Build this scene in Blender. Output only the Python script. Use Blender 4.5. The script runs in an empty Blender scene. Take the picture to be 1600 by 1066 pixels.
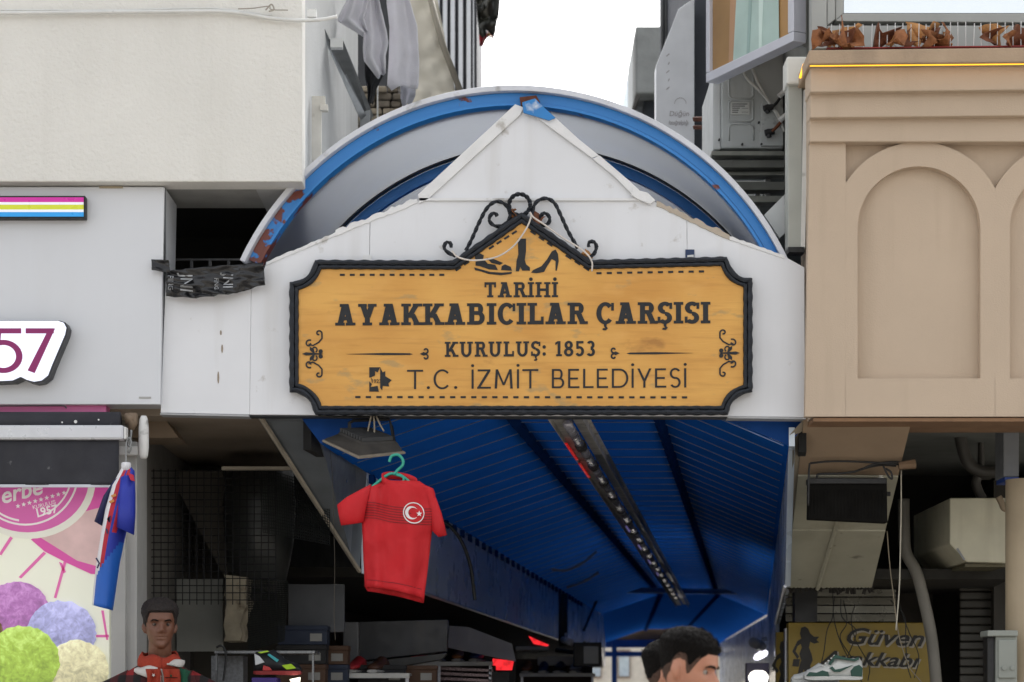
import bpy, bmesh, math, random
from mathutils import Vector, Matrix, noise as mnoise
random.seed(11)
R = math.radians
scn = bpy.context.scene
C = scn.collection

# ------------------------------------------------------------------ camera
F, D, HZ, CX, CH = 3400.0, 10.97, 1105.0, 800.0, 1.5   # focal (px of a 1600 wide frame), distance to the gate, horizon row, centre column, eye height
cd = bpy.data.cameras.new('camera')
cam = bpy.data.objects.new('camera', cd); C.objects.link(cam)
cam.location = (0, -D, CH); cam.rotation_euler = (R(90), 0, 0)
cd.sensor_width = 36; cd.lens = 36*F/1600
cd.shift_y = (HZ-533)/1600
cd.clip_end = 600; cd.clip_start = .1
cd.dof.use_dof = True; cd.dof.focus_distance = D; cd.dof.aperture_fstop = 4.0
scn.camera = cam
# ------------------------------------------------------------------ sky and sun (overcast)
w = bpy.data.worlds.new('World'); scn.world = w; w.use_nodes = True
nt = w.node_tree; bg = nt.nodes['Background']
sky = nt.nodes.new('ShaderNodeTexSky'); sky.sky_type = 'NISHITA'; sky.sun_disc = False
sky.sun_elevation = R(50); sky.sun_rotation = R(15); sky.dust_density = 5; sky.air_density = 1.0
hs = nt.nodes.new('ShaderNodeHueSaturation'); hs.inputs['Saturation'].default_value = .13
nt.links.new(sky.outputs[0], hs.inputs['Color']); nt.links.new(hs.outputs[0], bg.inputs[0])
bg.inputs[1].default_value = .15
sl = bpy.data.lights.new('sun', 'SUN'); sl.energy = .9; sl.angle = R(40); sl.color = (1, .97, .93)
sun = bpy.data.objects.new('sun', sl); C.objects.link(sun)
sun.rotation_euler = (R(-40), 0, R(-15)); sun.location = (0, -20, 20)
scn.view_settings.view_transform = 'Standard'; scn.view_settings.look = 'None'
scn.view_settings.gamma = 1; scn.view_settings.exposure = 1.5
scn.view_settings.use_curve_mapping = False

# ------------------------------------------------------------------ helpers
def S(Y): return F/(D+Y)
def P(px, py, Y=0.0):
    s = S(Y); return Vector(((px-CX)/s, Y, CH+(HZ-py)/s))
def lin(h):
    if not isinstance(h, str): return tuple(h)
    v = [int(h[i:i+2], 16)/255 for i in (0, 2, 4)]
    return tuple(x/12.92 if x <= .04045 else ((x+.055)/1.055)**2.4 for x in v)
MC = {}
def M(name, col, rough=.6, metal=0.0, var=.12, scale=6.0, bump=0.0, bscale=80.0, streak=0.0, dirt='6a6358', spots=0.0, spotcol='3a342c', emit=0.0, trans=0.0, spec=.5):
    if name in MC: return MC[name]
    m = bpy.data.materials.new(name); m.use_nodes = True; MC[name] = m
    n, l = m.node_tree.nodes, m.node_tree.links
    b = n['Principled BSDF']; c = lin(col)
    b.inputs['Specular IOR Level'].default_value = spec; b.inputs['Roughness'].default_value = rough; b.inputs['Metallic'].default_value = metal
    geo = n.new('ShaderNodeNewGeometry'); pos = geo.outputs['Position']
    def nz(sc, det=4, mp=None):
        t = n.new('ShaderNodeTexNoise'); t.inputs['Scale'].default_value = sc; t.inputs['Detail'].default_value = det
        if mp:
            k = n.new('ShaderNodeMapping'); k.inputs['Scale'].default_value = mp; l.new(pos, k.inputs[0]); l.new(k.outputs[0], t.inputs[0])
        else: l.new(pos, t.inputs[0])
        return t
    def mix(a, bcol, fac):
        x = n.new('ShaderNodeMix'); x.data_type = 'RGBA'
        if isinstance(a, tuple): x.inputs[6].default_value = (*a, 1)
        else: l.new(a, x.inputs[6])
        if isinstance(bcol, tuple): x.inputs[7].default_value = (*bcol, 1)
        else: l.new(bcol, x.inputs[7])
        l.new(fac, x.inputs[0]); return x.outputs[2]
    def ramp(src, p0, p1, v1=1.0):
        r = n.new('ShaderNodeMapRange'); l.new(src, r.inputs[0])
        r.inputs[1].default_value = p0; r.inputs[2].default_value = p1; r.inputs[4].default_value = v1; return r.outputs[0]
    t = nz(scale)
    col0 = mix(tuple(min(1, x*(1+var)) for x in c), tuple(x*(1-var) for x in c), ramp(t.outputs[0], .3, .7))
    if streak:
        s = nz(1, 5, (7, 7, .5)); s2 = nz(1.3, 3)
        mm = n.new('ShaderNodeMath'); mm.operation = 'MULTIPLY'
        l.new(ramp(s.outputs[0], .52, .75, streak), mm.inputs[0]); l.new(ramp(s2.outputs[0], .35, .65), mm.inputs[1])
        col0 = mix(col0, lin(dirt), mm.outputs[0])
    if spots:
        s = nz(9, 6); col0 = mix(col0, lin(spotcol), ramp(s.outputs[0], .66-.12*spots, .72-.06*spots, min(1, .5+spots*.5)))
    l.new(col0, b.inputs['Base Color'])
    if bump:
        q = nz(bscale, 3); bp = n.new('ShaderNodeBump'); bp.inputs['Strength'].default_value = bump; bp.inputs['Distance'].default_value = .01
        l.new(q.outputs[0], bp.inputs['Height']); l.new(bp.outputs[0], b.inputs['Normal'])
    if rough < .9 and not trans:
        q = nz(scale*2.3, 3); l.new(ramp(q.outputs[0], .2, .8, 1), b.inputs['Roughness'])
        mr = b.inputs['Roughness'].links[0].from_node; mr.inputs[3].default_value = max(.02, rough-.1); mr.inputs[4].default_value = min(1, rough+.12)
    if emit:
        l.new(col0, b.inputs['Emission Color']); b.inputs['Emission Strength'].default_value = emit
    if trans:
        tr = n.new('ShaderNodeBsdfTranslucent'); l.new(col0, tr.inputs[0])
        mx = n.new('ShaderNodeMixShader'); mx.inputs[0].default_value = trans
        l.new(b.outputs[0], mx.inputs[1]); l.new(tr.outputs[0], mx.inputs[2]); l.new(mx.outputs[0], n['Material Output'].inputs[0])
    return m

WO = {}
def mk(name, vf, mat, parent=None, smooth=False, bevel=0.0, base=False, midx=None, solid=0.0):
    v, f = vf
    v = [Vector(p) for p in v]
    lo = Vector([min(p[i] for p in v) for i in range(3)]); hi = Vector([max(p[i] for p in v) for i in range(3)])
    o0 = (lo+hi)/2
    if parent is None: o0.z = lo.z
    me = bpy.data.meshes.new(name); me.from_pydata([p-o0 for p in v], [], f)
    mats = mat if isinstance(mat, (list, tuple)) else [mat]
    for m in mats: me.materials.append(m)
    if midx is not None:
        for p, i in zip(me.polygons, midx): p.material_index = i
    bm = bmesh.new(); bm.from_mesh(me); bmesh.ops.recalc_face_normals(bm, faces=bm.faces); bm.to_mesh(me); bm.free()
    if smooth:
        for p in me.polygons: p.use_smooth = True
    o = bpy.data.objects.new(name, me); C.objects.link(o); WO[o.name] = o0
    if parent is not None: o.parent = parent; o.location = o0-WO[parent.name]
    else: o.location = o0
    if solid:
        md = o.modifiers.new('solid', 'SOLIDIFY'); md.thickness = solid; md.offset = 0
    if bevel:
        md = o.modifiers.new('bevel', 'BEVEL'); md.width = bevel; md.segments = 2; md.limit_method = 'ANGLE'; md.angle_limit = R(40)
    return o
def tag(o, label, cat, group=None):
    o['label'] = label; o['category'] = cat
    if group: o['group'] = group
    return o
def thing(name, label, cat, loc, group=None):
    o = bpy.data.objects.new(name, None); C.objects.link(o); o.location = loc; WO[o.name] = Vector(loc); o.empty_display_size = .1
    return tag(o, label, cat, group)
def struct(name, vf, mat, **k):
    o = mk(name, vf, mat, **k); o['kind'] = 'structure'; return o
def merge(*a):
    V, Fc = [], []
    for v, f in a:
        n = len(V); V += list(v); Fc += [[i+n for i in q] for q in f]
    return V, Fc
def box(x0, x1, y0, y1, z0, z1):
    v = [(x, y, z) for z in (z0, z1) for y in (y0, y1) for x in (x0, x1)]
    return v, [(0, 2, 3, 1), (4, 5, 7, 6), (0, 1, 5, 4), (2, 6, 7, 3), (0, 4, 6, 2), (1, 3, 7, 5)]
def pbox(x0, y0, x1, y1, Y, dep):                     # a box whose front face stands at Y
    a, b = P(x0, y0, Y), P(x1, y1, Y)
    return box(min(a.x, b.x), max(a.x, b.x), Y, Y+dep, min(a.z, b.z), max(a.z, b.z))
def prism(pts, off):                                  # world polygon + offset vector
    n = len(pts); off = Vector(off)
    v = [Vector(p) for p in pts]+[Vector(p)+off for p in pts]
    f = [list(range(n)), list(range(2*n-1, n-1, -1))]+[(i, (i+1) % n, n+(i+1) % n, n+i) for i in range(n)]
    return v, f
def pprism(pts, Y, dep): return prism([P(x, y, Y) for x, y in pts], (0, dep, 0))
def sweep(pts, r, n=8, closed=False, twist=0.0, cap=True):
    pts = [Vector(p) for p in pts]; m = len(pts); V, Fc = [], []
    up = None
    for i, p in enumerate(pts):
        a = pts[(i-1) % m] if (i or closed) else p; b = pts[(i+1) % m] if (i < m-1 or closed) else p
        t = (b-a).normalized() if (b-a).length > 1e-9 else Vector((0, 0, 1))
        if up is None:
            up = Vector((0, -1, 0)) if abs(t.y) < .9 else Vector((0, 0, 1))
        up = up-t*up.dot(t)
        up = up.normalized() if up.length > 1e-6 else t.orthogonal().normalized()
        sd = t.cross(up); rr = r[i] if isinstance(r, (list, tuple)) else r
        for k in range(n):
            an = 2*math.pi*k/n+twist*i
            V.append(p+(up*math.cos(an)+sd*math.sin(an))*rr)
    for i in range(m if closed else m-1):
        j = (i+1) % m
        for k in range(n): Fc.append((i*n+k, i*n+(k+1) % n, j*n+(k+1) % n, j*n+k))
    if cap and not closed: Fc += [list(range(n-1, -1, -1)), [(m-1)*n+k for k in range(n)]]
    return V, Fc
def resample(pts, n):
    pts = [Vector(p) for p in pts]; L = [0]
    for a, b in zip(pts, pts[1:]): L.append(L[-1]+(b-a).length)
    out = []; j = 0
    for i in range(n):
        d = L[-1]*i/(n-1)
        while j < len(L)-2 and L[j+1] < d: j += 1
        k = (d-L[j])/max(1e-9, L[j+1]-L[j]); out.append(pts[j].lerp(pts[j+1], min(1, max(0, k))))
    return out
def smoothc(pts, n=8):                                # Catmull-Rom through the points
    p = [Vector(q) for q in pts]; p = [p[0]*2-p[1]]+p+[p[-1]*2-p[-2]]; o = []
    for i in range(1, len(p)-2):
        for k in range(n):
            t = k/n; a, b, c_, d = p[i-1], p[i], p[i+1], p[i+2]
            o.append(.5*((2*b)+(c_-a)*t+(2*a-5*b+4*c_-d)*t*t+(3*b-a-3*c_+d)*t**3))
    o.append(p[-2]); return o
def ptube(pts, Y, r, n=8, k=8):
    return sweep(smoothc([P(x, y, Y if not isinstance(Y, (list, tuple)) else Y[i]) for i, (x, y) in enumerate(pts)], k), r, n)
def loft(rings, closed=True, cap=False):
    n = len(rings[0]); V = [p for r in rings for p in r]; Fc = []
    for i in range(len(rings)-1):
        for k in range(n if closed else n-1):
            Fc.append((i*n+k, i*n+(k+1) % n, (i+1)*n+(k+1) % n, (i+1)*n+k))
    if cap: Fc += [list(range(n-1, -1, -1)), [(len(rings)-1)*n+k for k in range(n)]]
    return V, Fc
def disc2(cx, cy, r, n=24, ry=None): return [(cx+r*math.cos(2*math.pi*i/n), cy+(ry or r)*math.sin(2*math.pi*i/n)) for i in range(n)]
def arc2(cx, cy, r, a0, a1, n=12): return [(cx+r*math.cos(R(a0+(a1-a0)*i/n)), cy-r*math.sin(R(a0+(a1-a0)*i/n))) for i in range(n+1)]
def ribbon2(pts, wd):                                 # flat stroke of width wd along a 2-D line -> list of quads
    n = len(pts); L, Rr = [], []
    for i in range(n):
        a = Vector(pts[max(0, i-1)]); b = Vector(pts[min(n-1, i+1)]); t = (b-a).normalized()
        ww = wd[i] if isinstance(wd, (list, tuple)) else wd
        nn = Vector((-t.y, t.x))*ww/2; p = Vector(pts[i]); L.append(tuple(p+nn)); Rr.append(tuple(p-nn))
    return L+Rr[::-1]
def spiral2(cx, cy, r0, r1, a0, a1, n=22): return [(cx+(r0+(r1-r0)*i/n)*math.cos(R(a0+(a1-a0)*i/n)), cy-(r0+(r1-r0)*i/n)*math.sin(R(a0+(a1-a0)*i/n))) for i in range(n+1)]
def polys(pl, Y, dep, step=.00015, tilt=0.0):         # 2-D pixel polygons -> thin raised plates, each a hair prouder than the last
    return merge(*[prism([P(x, y-(x-815)*tilt, Y-dep-step*i) for x, y in p], (0, dep+step*i-.0005, 0)) for i, p in enumerate(pl)])

# ------------------------------------------------------------------ hand-made lettering (slab and thin)
def glyph(ch, s, t, v, e, sf):
    o = []; W = .6
    def rc(x0, y0, x1, y1): o.append([(x0, y0), (x1, y0), (x1, y1), (x0, y1)])
    def stem(x, sb=True, st=True, y0=0, y1=1):
        rc(x, y0, x+s, y1)
        if sf and sb: rc(x-e, y0, x+s+e, y0+v)
        if sf and st: rc(x-e, y1-v, x+s+e, y1)
    def bar(x0, y0, x1, y1, ww=None):
        ww = ww or s*1.12; o.append([(x0-ww/2, y0), (x0+ww/2, y0), (x1+ww/2, y1), (x1-ww/2, y1)])
    def arc(cx, cy, rx, ry, a0, a1, th=None, tv=None, n=14):
        th = th or s; tv = tv or t; A = [R(a0+(a1-a0)*i/n) for i in range(n+1)]
        o.append([(cx+rx*math.cos(a), cy+ry*math.sin(a)) for a in A]+[(cx+(rx-th)*math.cos(a), cy+(ry-tv)*math.sin(a)) for a in A[::-1]])
    def ser(x, y, w_): 
        if sf: rc(x-w_/2, y, x+w_/2, y+v)
    base = {'İ': 'I', 'Ç': 'C', 'Ş': 'S'}.get(ch, ch); E = e if sf else 0.02
    if base == 'I': stem(E); W = s+2*E
    elif base == 'T':
        W = .74; rc(0, 1-t, W, 1); stem(W/2-s/2, True, False)
        if sf: rc(0, .66, .12, 1); rc(W-.12, .66, W, 1)
    elif base == 'A':
        W = .94 if sf else .74; k = .12 if sf else .03; bar(k+s/2, 0, W/2-.02, 1); bar(W-k-s/2, 0, W/2+.02, 1); rc(W*.3, .24, W*.7, .24+t); ser(k+s/2, 0, s+2*e); ser(W-k-s/2, 0, s+2*e); ser(W/2-.1, 1-v, .3)
    elif base == 'Y':
        W = .9 if sf else .68; k = .12 if sf else .02; rc(W/2-s/2, 0, W/2+s/2, .48); bar(W/2-.01, .36, k+s/2, 1); bar(W/2+.01, .36, W-k-s/2, 1); ser(W/2, 0, s+2*e); ser(k+s/2, 1-v, s+2*e-.04); ser(W-k-s/2, 1-v, s+2*e-.04)
    elif base == 'K':
        W = .9 if sf else .66; stem(E); bar(E+s, .34, W-.2 if sf else W-.1, 1); bar(E+s+.16, .52, W-.17 if sf else W-.08, 0)
        ser(W-.18, 1-v, s+2*e); ser(W-.15, 0, s+2*e)
    elif base == 'H':
        W = .96 if sf else .74; stem(E); stem(W-E-s); rc(E+s, .5-t/2, W-E-s, .5+t/2)
    elif base in 'RBPD':
        if base == 'D':
            W = .78; stem(E); rc(E+s, 1-t, W-.4, 1); rc(E+s, 0, W-.4, t); arc(W-.4, .5, .4, .5, -90, 90)
        else:
            W = .82 if sf else .62; xr = .5 if sf else .36; ym = .46
            stem(E); rc(E+s, 1-t, xr, 1); arc(xr, (1+ym)/2, W-.1-xr, (1-ym)/2, -90, 90); rc(E+s, ym, xr, ym+t)
            if base == 'R': bar(xr, ym+.02, W-.12, 0); ser(W-.1, 0, s+e+.04)
            if base == 'B': rc(E+s, 0, xr, t); arc(xr, (ym+t)/2, W-.03-xr, (ym+t)/2, -90, 90)
    elif base == 'C':
        W = .78; arc(.4, .5, .4, .52, 42, 318, n=22)
        if sf: rc(.66, .62, .78, .98)
    elif base == 'L':
        W = .72 if sf else .5; stem(E, True, True); rc(E+s, 0, W, t)
        if sf: rc(W-.12, 0, W, .36)
    elif base == 'E':
        W = .56; stem(E); rc(E+s, 1-t, W-.04, 1); rc(E+s, .5-t/2, W-.09, .5+t/2); rc(E+s, 0, W-.02, t)
    elif base == 'Z':
        W = .64; rc(.03, 1-t, W-.02, 1); rc(.01, 0, W, t); bar(.03+s*.7, t*.9, W-.02-s*.7, 1-t*.9, s*1.35)
    elif base == 'M':
        W = .92; bar(.05+s/2, 0, .1+s/2, 1); bar(W-.05-s/2, 0, W-.1-s/2, 1); bar(W/2, .18, .1+s/2, 1, s*.95); bar(W/2, .18, W-.1-s/2, 1, s*.95)
    elif base == 'S':
        W = .66 if sf else .52; h = W/2; arc(h, .735, h-.01, .285, 30, 270, n=18); arc(h, .265+t*.0, h-.01, .285, -150, 90, n=18)
        if sf: rc(W-.13, .68, W-.01, .97); rc(.01, .03, .13, .32)
    elif base == 'U':
        W = .92 if sf else .7; a = E; b = W-E-s; rc(a, .36, a+s, 1); rc(b, .36, b+s, 1); arc(W/2, .37, W/2-a, .39, 180, 360, n=18)
        ser(a+s/2, 1-v, s+2*e); ser(b+s/2, 1-v, s+2*e)
    elif base == '1': W = .5; stem(.2, True, False); o.append([(.2, 1), (.2, .84), (.04, .74), (.04, .9)])
    elif base == '8': W = .68; arc(.34, .74, .29, .28, 0, 360, n=24); arc(.34, .27, .33, .29, 0, 360, n=24)
    elif base == '3': W = .62; arc(.3, .74, .28, .28, -90, 150, n=18); arc(.3, .27, .31, .29, -150, 90, n=18)
    elif base == '5': W = .62; rc(.06, 1-t, .56, 1); rc(.06, .48, .06+s*.8, 1); arc(.28, .32, .32, .34, -150, 125, n=18)
    elif base == ':': W = .26; o.append(disc2(.13, .15, .12, 12)); o.append(disc2(.13, .62, .12, 12))
    elif base == '.': W = .22; o.append(disc2(.11, .07, s*.75, 12))
    elif base == ' ': W = .34
    if ch == 'İ': o.append(disc2(W/2, 1.2, .12 if sf else s*.75, 14))
    if ch in 'ÇŞ': o.append([(W/2-.06, .02), (W/2+.08, .02), (W/2+.06, -.12), (W/2+.13, -.2), (W/2+.04, -.3), (W/2-.12, -.28), (W/2-.1, -.2), (W/2+.0, -.2), (W/2-.05, -.1)])
    return o, W
def text_px(txt, x0, x1, ytop, ybase, s=.2, t=.16, v=.13, e=.1, sf=True, gap=.09):
    gl = [glyph(c, s, t, v, e, sf) for c in txt]; tot = sum(g[1] for g in gl)+gap*(len(gl)-1)
    kx = (x1-x0)/tot; ky = ybase-ytop; x = x0; out = []
    for (pl, W), c in zip(gl, txt):
        if pl: out.append((c, [[(x+px*kx, ybase-py*ky) for px, py in p] for p in pl]))
        x += (W+gap)*kx
    return out
def font_mesh(txt, size, shear=0.0, extrude=.001, offset=0.0):    # built-in font, for small print
    cu = bpy.data.curves.new('text', 'FONT'); cu.body = txt; cu.size = size; cu.shear = shear; cu.extrude = extrude; cu.offset = offset
    cu.align_x = 'CENTER'; cu.align_y = 'CENTER'; cu.resolution_u = 3
    o = bpy.data.objects.new('text', cu); C.objects.link(o); dg = bpy.context.evaluated_depsgraph_get()
    me = bpy.data.meshes.new_from_object(o.evaluated_get(dg)); v = [p.co.copy() for p in me.vertices]; f = [list(p.vertices) for p in me.polygons]
    bpy.data.objects.remove(o); bpy.data.curves.remove(cu); bpy.data.meshes.remove(me)
    return v, f
def place_text(txt, hpx, cx, cy, Y, rot=0.0, shear=0.0, stretch=1.0, offset=0.0):
    v, f = font_mesh(txt, hpx/S(Y)/.72, shear, .001, offset); c = P(cx, cy, Y); a = R(rot)
    return [Vector((c.x+(p.x*stretch*math.cos(a)-p.y*math.sin(a)), Y-p.z, c.z+(p.x*stretch*math.sin(a)+p.y*math.cos(a)))) for p in v], f

# ------------------------------------------------------------------ materials used in many places
def node_mat(name):
    m = bpy.data.materials.new(name); m.use_nodes = True; MC[name] = m
    return m, m.node_tree.nodes, m.node_tree.links, m.node_tree.nodes['Principled BSDF']
def wood_mat():
    m, n, l, b = node_mat('painted_wood'); geo = n.new('ShaderNodeNewGeometry')
    def nz(sc, mp, det=5):
        k = n.new('ShaderNodeMapping'); k.inputs['Scale'].default_value = mp; l.new(geo.outputs['Position'], k.inputs[0])
        t = n.new('ShaderNodeTexNoise'); t.inputs['Scale'].default_value = sc; t.inputs['Detail'].default_value = det; l.new(k.outputs[0], t.inputs[0]); return t.outputs[0]
    def mr(s, a, c_, v=1.0):
        r = n.new('ShaderNodeMapRange'); l.new(s, r.inputs[0]); r.inputs[1].default_value = a; r.inputs[2].default_value = c_; r.inputs[4].default_value = v; return r.outputs[0]
    def mx(a, c_, f):
        x = n.new('ShaderNodeMix'); x.data_type = 'RGBA'
        for i, q in ((6, a), (7, c_)):
            if isinstance(q, tuple): x.inputs[i].default_value = (*q, 1)
            else: l.new(q, x.inputs[i])
        l.new(f, x.inputs[0]); return x.outputs[2]
    c0 = mx(lin('dda956'), lin('cb9242'), mr(nz(2.2, (1, 1, 1.6)), .3, .7))
    c0 = mx(c0, lin('b27a36'), mr(nz(3, (1.2, 1, 16), 6), .5, .8, .55))
    c0 = mx(c0, lin('d9a55a'), mr(nz(4, (1, 1, 2.4), 4), .56, .7, .55))
    c0 = mx(c0, lin('a08a60'), mr(nz(7, (1, 1, 2.2), 8), .62, .7, .6))
    c0 = mx(c0, lin('8a5a28'), mr(nz(3.1, (1, 1.3, 1.8), 8), .68, .74, .5))
    l.new(c0, b.inputs['Base Color']); b.inputs['Roughness'].default_value = .55
    bp = n.new('ShaderNodeBump'); bp.inputs['Strength'].default_value = .25; bp.inputs['Distance'].default_value = .004
    l.new(nz(9, (1, 1, 14), 6), bp.inputs['Height']); l.new(bp.outputs[0], b.inputs['Normal'])
    return m
def peel_mat():                                       # blue enamel, peeled to rust towards the foot of the arch at the left
    m, n, l, b = node_mat('blue_enamel_peeling'); geo = n.new('ShaderNodeNewGeometry')
    t = n.new('ShaderNodeTexNoise'); t.inputs['Scale'].default_value = 9; t.inputs['Detail'].default_value = 7; l.new(geo.outputs['Position'], t.inputs[0])
    sp = n.new('ShaderNodeSeparateXYZ'); l.new(geo.outputs['Position'], sp.inputs[0])
    gx = n.new('ShaderNodeMapRange'); l.new(sp.outputs[0], gx.inputs[0]); gx.inputs[1].default_value = -.88; gx.inputs[2].default_value = -1.15; gx.inputs[3].default_value = 0; gx.inputs[4].default_value = .22
    gy = n.new('ShaderNodeMapRange'); l.new(sp.outputs[0], gy.inputs[0]); gy.inputs[1].default_value = 1.28; gy.inputs[2].default_value = 1.4; gy.inputs[3].default_value = 0; gy.inputs[4].default_value = .3
    a = n.new('ShaderNodeMath'); l.new(t.outputs[0], a.inputs[0]); l.new(gx.outputs[0], a.inputs[1])
    a2 = n.new('ShaderNodeMath'); l.new(a.outputs[0], a2.inputs[0]); l.new(gy.outputs[0], a2.inputs[1])
    r = n.new('ShaderNodeMapRange'); l.new(a2.outputs[0], r.inputs[0]); r.inputs[1].default_value = .68; r.inputs[2].default_value = .71
    x = n.new('ShaderNodeMix'); x.data_type = 'RGBA'; x.inputs[6].default_value = (*lin('2b7cc4'), 1); x.inputs[7].default_value = (*lin('6d3528'), 1)
    l.new(r.outputs[0], x.inputs[0]); l.new(x.outputs[2], b.inputs['Base Color'])
    b.inputs['Roughness'].default_value = .42
    bp = n.new('ShaderNodeBump'); bp.inputs['Strength'].default_value = .6; bp.inputs['Distance'].default_value = .003; bp.invert = True
    l.new(r.outputs[0], bp.inputs['Height']); l.new(bp.outputs[0], b.inputs['Normal']); return m
WOOD = wood_mat(); PEEL = peel_mat()
WHITE_METAL = M('white_painted_sheet', 'dadce0', .38, var=.04, scale=2, streak=.45, dirt='aaa59b', spots=.14, spotcol='9b958b', bump=.25, bscale=3)
TRIM = M('off_white_trim', 'dadbdc', .5, var=.05, spots=.15, spotcol='8d8478', bump=.3, bscale=30)
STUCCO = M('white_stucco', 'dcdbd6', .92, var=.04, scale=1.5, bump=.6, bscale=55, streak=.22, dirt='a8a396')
STUCCO_SIDE = M('shaded_stucco', 'b4b6b6', .92, var=.08, scale=2, bump=.3, bscale=60, streak=.3, dirt='8a877f')  # the side wall's shade is put into this greyer stucco colour
FASCIA = M('composite_panel', 'cfd2d7', .35, var=.03, scale=1.2, streak=.1, dirt='aaa69c')
IRON = M('black_wrought_iron', '1b2028', .42, metal=.3, var=.3, scale=40, bump=.5, bscale=120)
BLACK_PAINT = M('black_cut_lettering', '16191e', .6, var=.2, scale=20)
BLUE_SHEET = M('blue_ceiling_sheet', '2468c4', .55, var=.08, scale=2, streak=.25, dirt='1c4c9c', spec=.0, trans=.48)
SEAM = M('galvanised_seam', '5d7396', .35, metal=.5, var=.2)
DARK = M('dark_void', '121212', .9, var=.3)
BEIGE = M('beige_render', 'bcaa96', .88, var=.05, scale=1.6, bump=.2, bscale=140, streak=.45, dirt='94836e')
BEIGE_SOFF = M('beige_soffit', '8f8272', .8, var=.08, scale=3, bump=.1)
STEEL = M('galvanised_steel', '8e9192', .42, metal=.55, var=.15, scale=9, spots=.15, spotcol='5b5148')
GREY_PANEL = M('blue_grey_panel', 'c4d0dc', .28, metal=.05, var=.12, scale=1.4, bump=.12, bscale=5)
ALU = M('aluminium', 'b9bcc4', .35, metal=.6, var=.08)
BLACK_PL = M('black_plastic', '17181a', .5, var=.25, scale=14)
WHITE_PL = M('white_plastic', 'd4d5d3', .45, var=.05, scale=10, spots=.1)
RUST = M('rust', '5a3324', .85, var=.4, scale=20, bump=.6, bscale=40)
CONC = M('concrete', '8b8d8c', .9, var=.15, scale=5, bump=.4, bscale=30, streak=.4, dirt='5c5c59')
ASPH = M('paving', 'a29b91', .85, var=.15, scale=3, bump=.4, bscale=40)

# ------------------------------------------------------------------ the setting
struct('ground', box(-60, 60, -50, 120, -.3, 0), ASPH)
TD = .1118                                            # the passage runs slightly to the right of the gate's normal
Y1 = 1.44
PL, FL, FR, PR = P(573, 737, Y1), P(805, 658, Y1), P(1033, 658, Y1), P(1227, 740, Y1)
def run(p, Y, YB=20.7, d2=.045):
    return Vector((p.x+TD*(min(Y, YB)-Y1)+(max(0, Y-YB))*d2, Y, p.z))

# ---- left building (the upper floor that juts out)
a = P(472, 284, -.12)
lb = thing('corner_building', 'white stuccoed upper storey jutting out over the shop fascia', 'building', (a.x-2, .5, a.z))
mk('front_wall', box(-9, a.x, -.12, .05, a.z, 9), STUCCO, lb, bevel=.006)
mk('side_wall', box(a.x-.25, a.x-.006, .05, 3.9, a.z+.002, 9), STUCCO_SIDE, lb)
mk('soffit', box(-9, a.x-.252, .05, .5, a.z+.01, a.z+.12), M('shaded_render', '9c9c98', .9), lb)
mk('inner_wall', box(-9, a.x-.252, 2.6, 2.8, 3.0, a.z+.3), DARK, lb)  # black colour stands in for the unlit attic void
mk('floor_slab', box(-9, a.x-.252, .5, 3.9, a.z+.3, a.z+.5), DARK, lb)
g = merge(pbox(487, 150, 502, 252, .35, .03), pbox(502, 150, 508, 163, .35, .03), pbox(500, 163, 512, 172, .33, .05))
tag(mk('metal_bracket', g, M('peeling_cream_paint', 'c9c6bd', .7, spots=.4, spotcol='8a8073'), None, bevel=.002), 'peeling cream metal hook plate fixed beside the stuccoed corner', 'bracket')
# awning arm standing against the side wall
arm = thing('awning_arm', 'long galvanised angle arm leaning on the side wall under the towels', 'bracket', P(566, 200, 2.4))
def strip3(pts, Ys, wd, th):
    q = [P(x, y, Y_) for (x, y), Y_ in zip(pts, Ys)]; return sweep(q, wd, 4)
mk('rail', prism([P(497, 40, 1.2), P(504, 38, 1.2), P(575, 186, 2.4), P(566, 194, 2.4)], (0, .02, 0)), STEEL, arm)
mk('rail', prism([P(512, 62, 1.3), P(530, 60, 1.3), P(578, 178, 2.5), P(572, 186, 2.5)], (0.02, .05, 0)), M('dull_zinc', '6f7170', .5, metal=.5, var=.2), arm)
mk('foot_plate', prism([P(562, 176, 2.35), P(578, 172, 2.35), P(577, 206, 2.35), P(563, 210, 2.35)], (0, .04, 0)), STEEL, arm)
mk('clip', pbox(516, 60, 535, 74, 1.25, .05), WHITE_PL, arm)
# cable along the top of the wall
pts = [(-30, 21), (80, 20), (180, 19), (300, 18), (345, 18), (385, 22), (425, 29), (465, 32), (500, 31), (527, 26)]
cb = thing('cable_run', 'white cable clipped along the top of the stuccoed wall', 'cable', P(200, 20, -.15))
mk('cable', ptube(pts, -.15, .0095), WHITE_PL, cb, smooth=True)
mk('cable', ptube([(x, y-5+((i*37) % 3)) for i, (x, y) in enumerate(pts[:7])], -.14, .004), WHITE_PL, cb, smooth=True)
mk('tie_wire', ptube([(372, 14), (395, 13), (420, 10), (424, 15), (450, 16)], -.17, .003), M('old_wire', '9c978d', .7), cb)
mk('tie_wire', ptube([(415, 16), (424, 7), (428, 15), (420, 18)], -.17, .004), M('old_wire', '9c978d', .7), cb)
mk('clip', pbox(480, 14, 494, 26, -.13, .05), WHITE_PL, cb)

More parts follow.
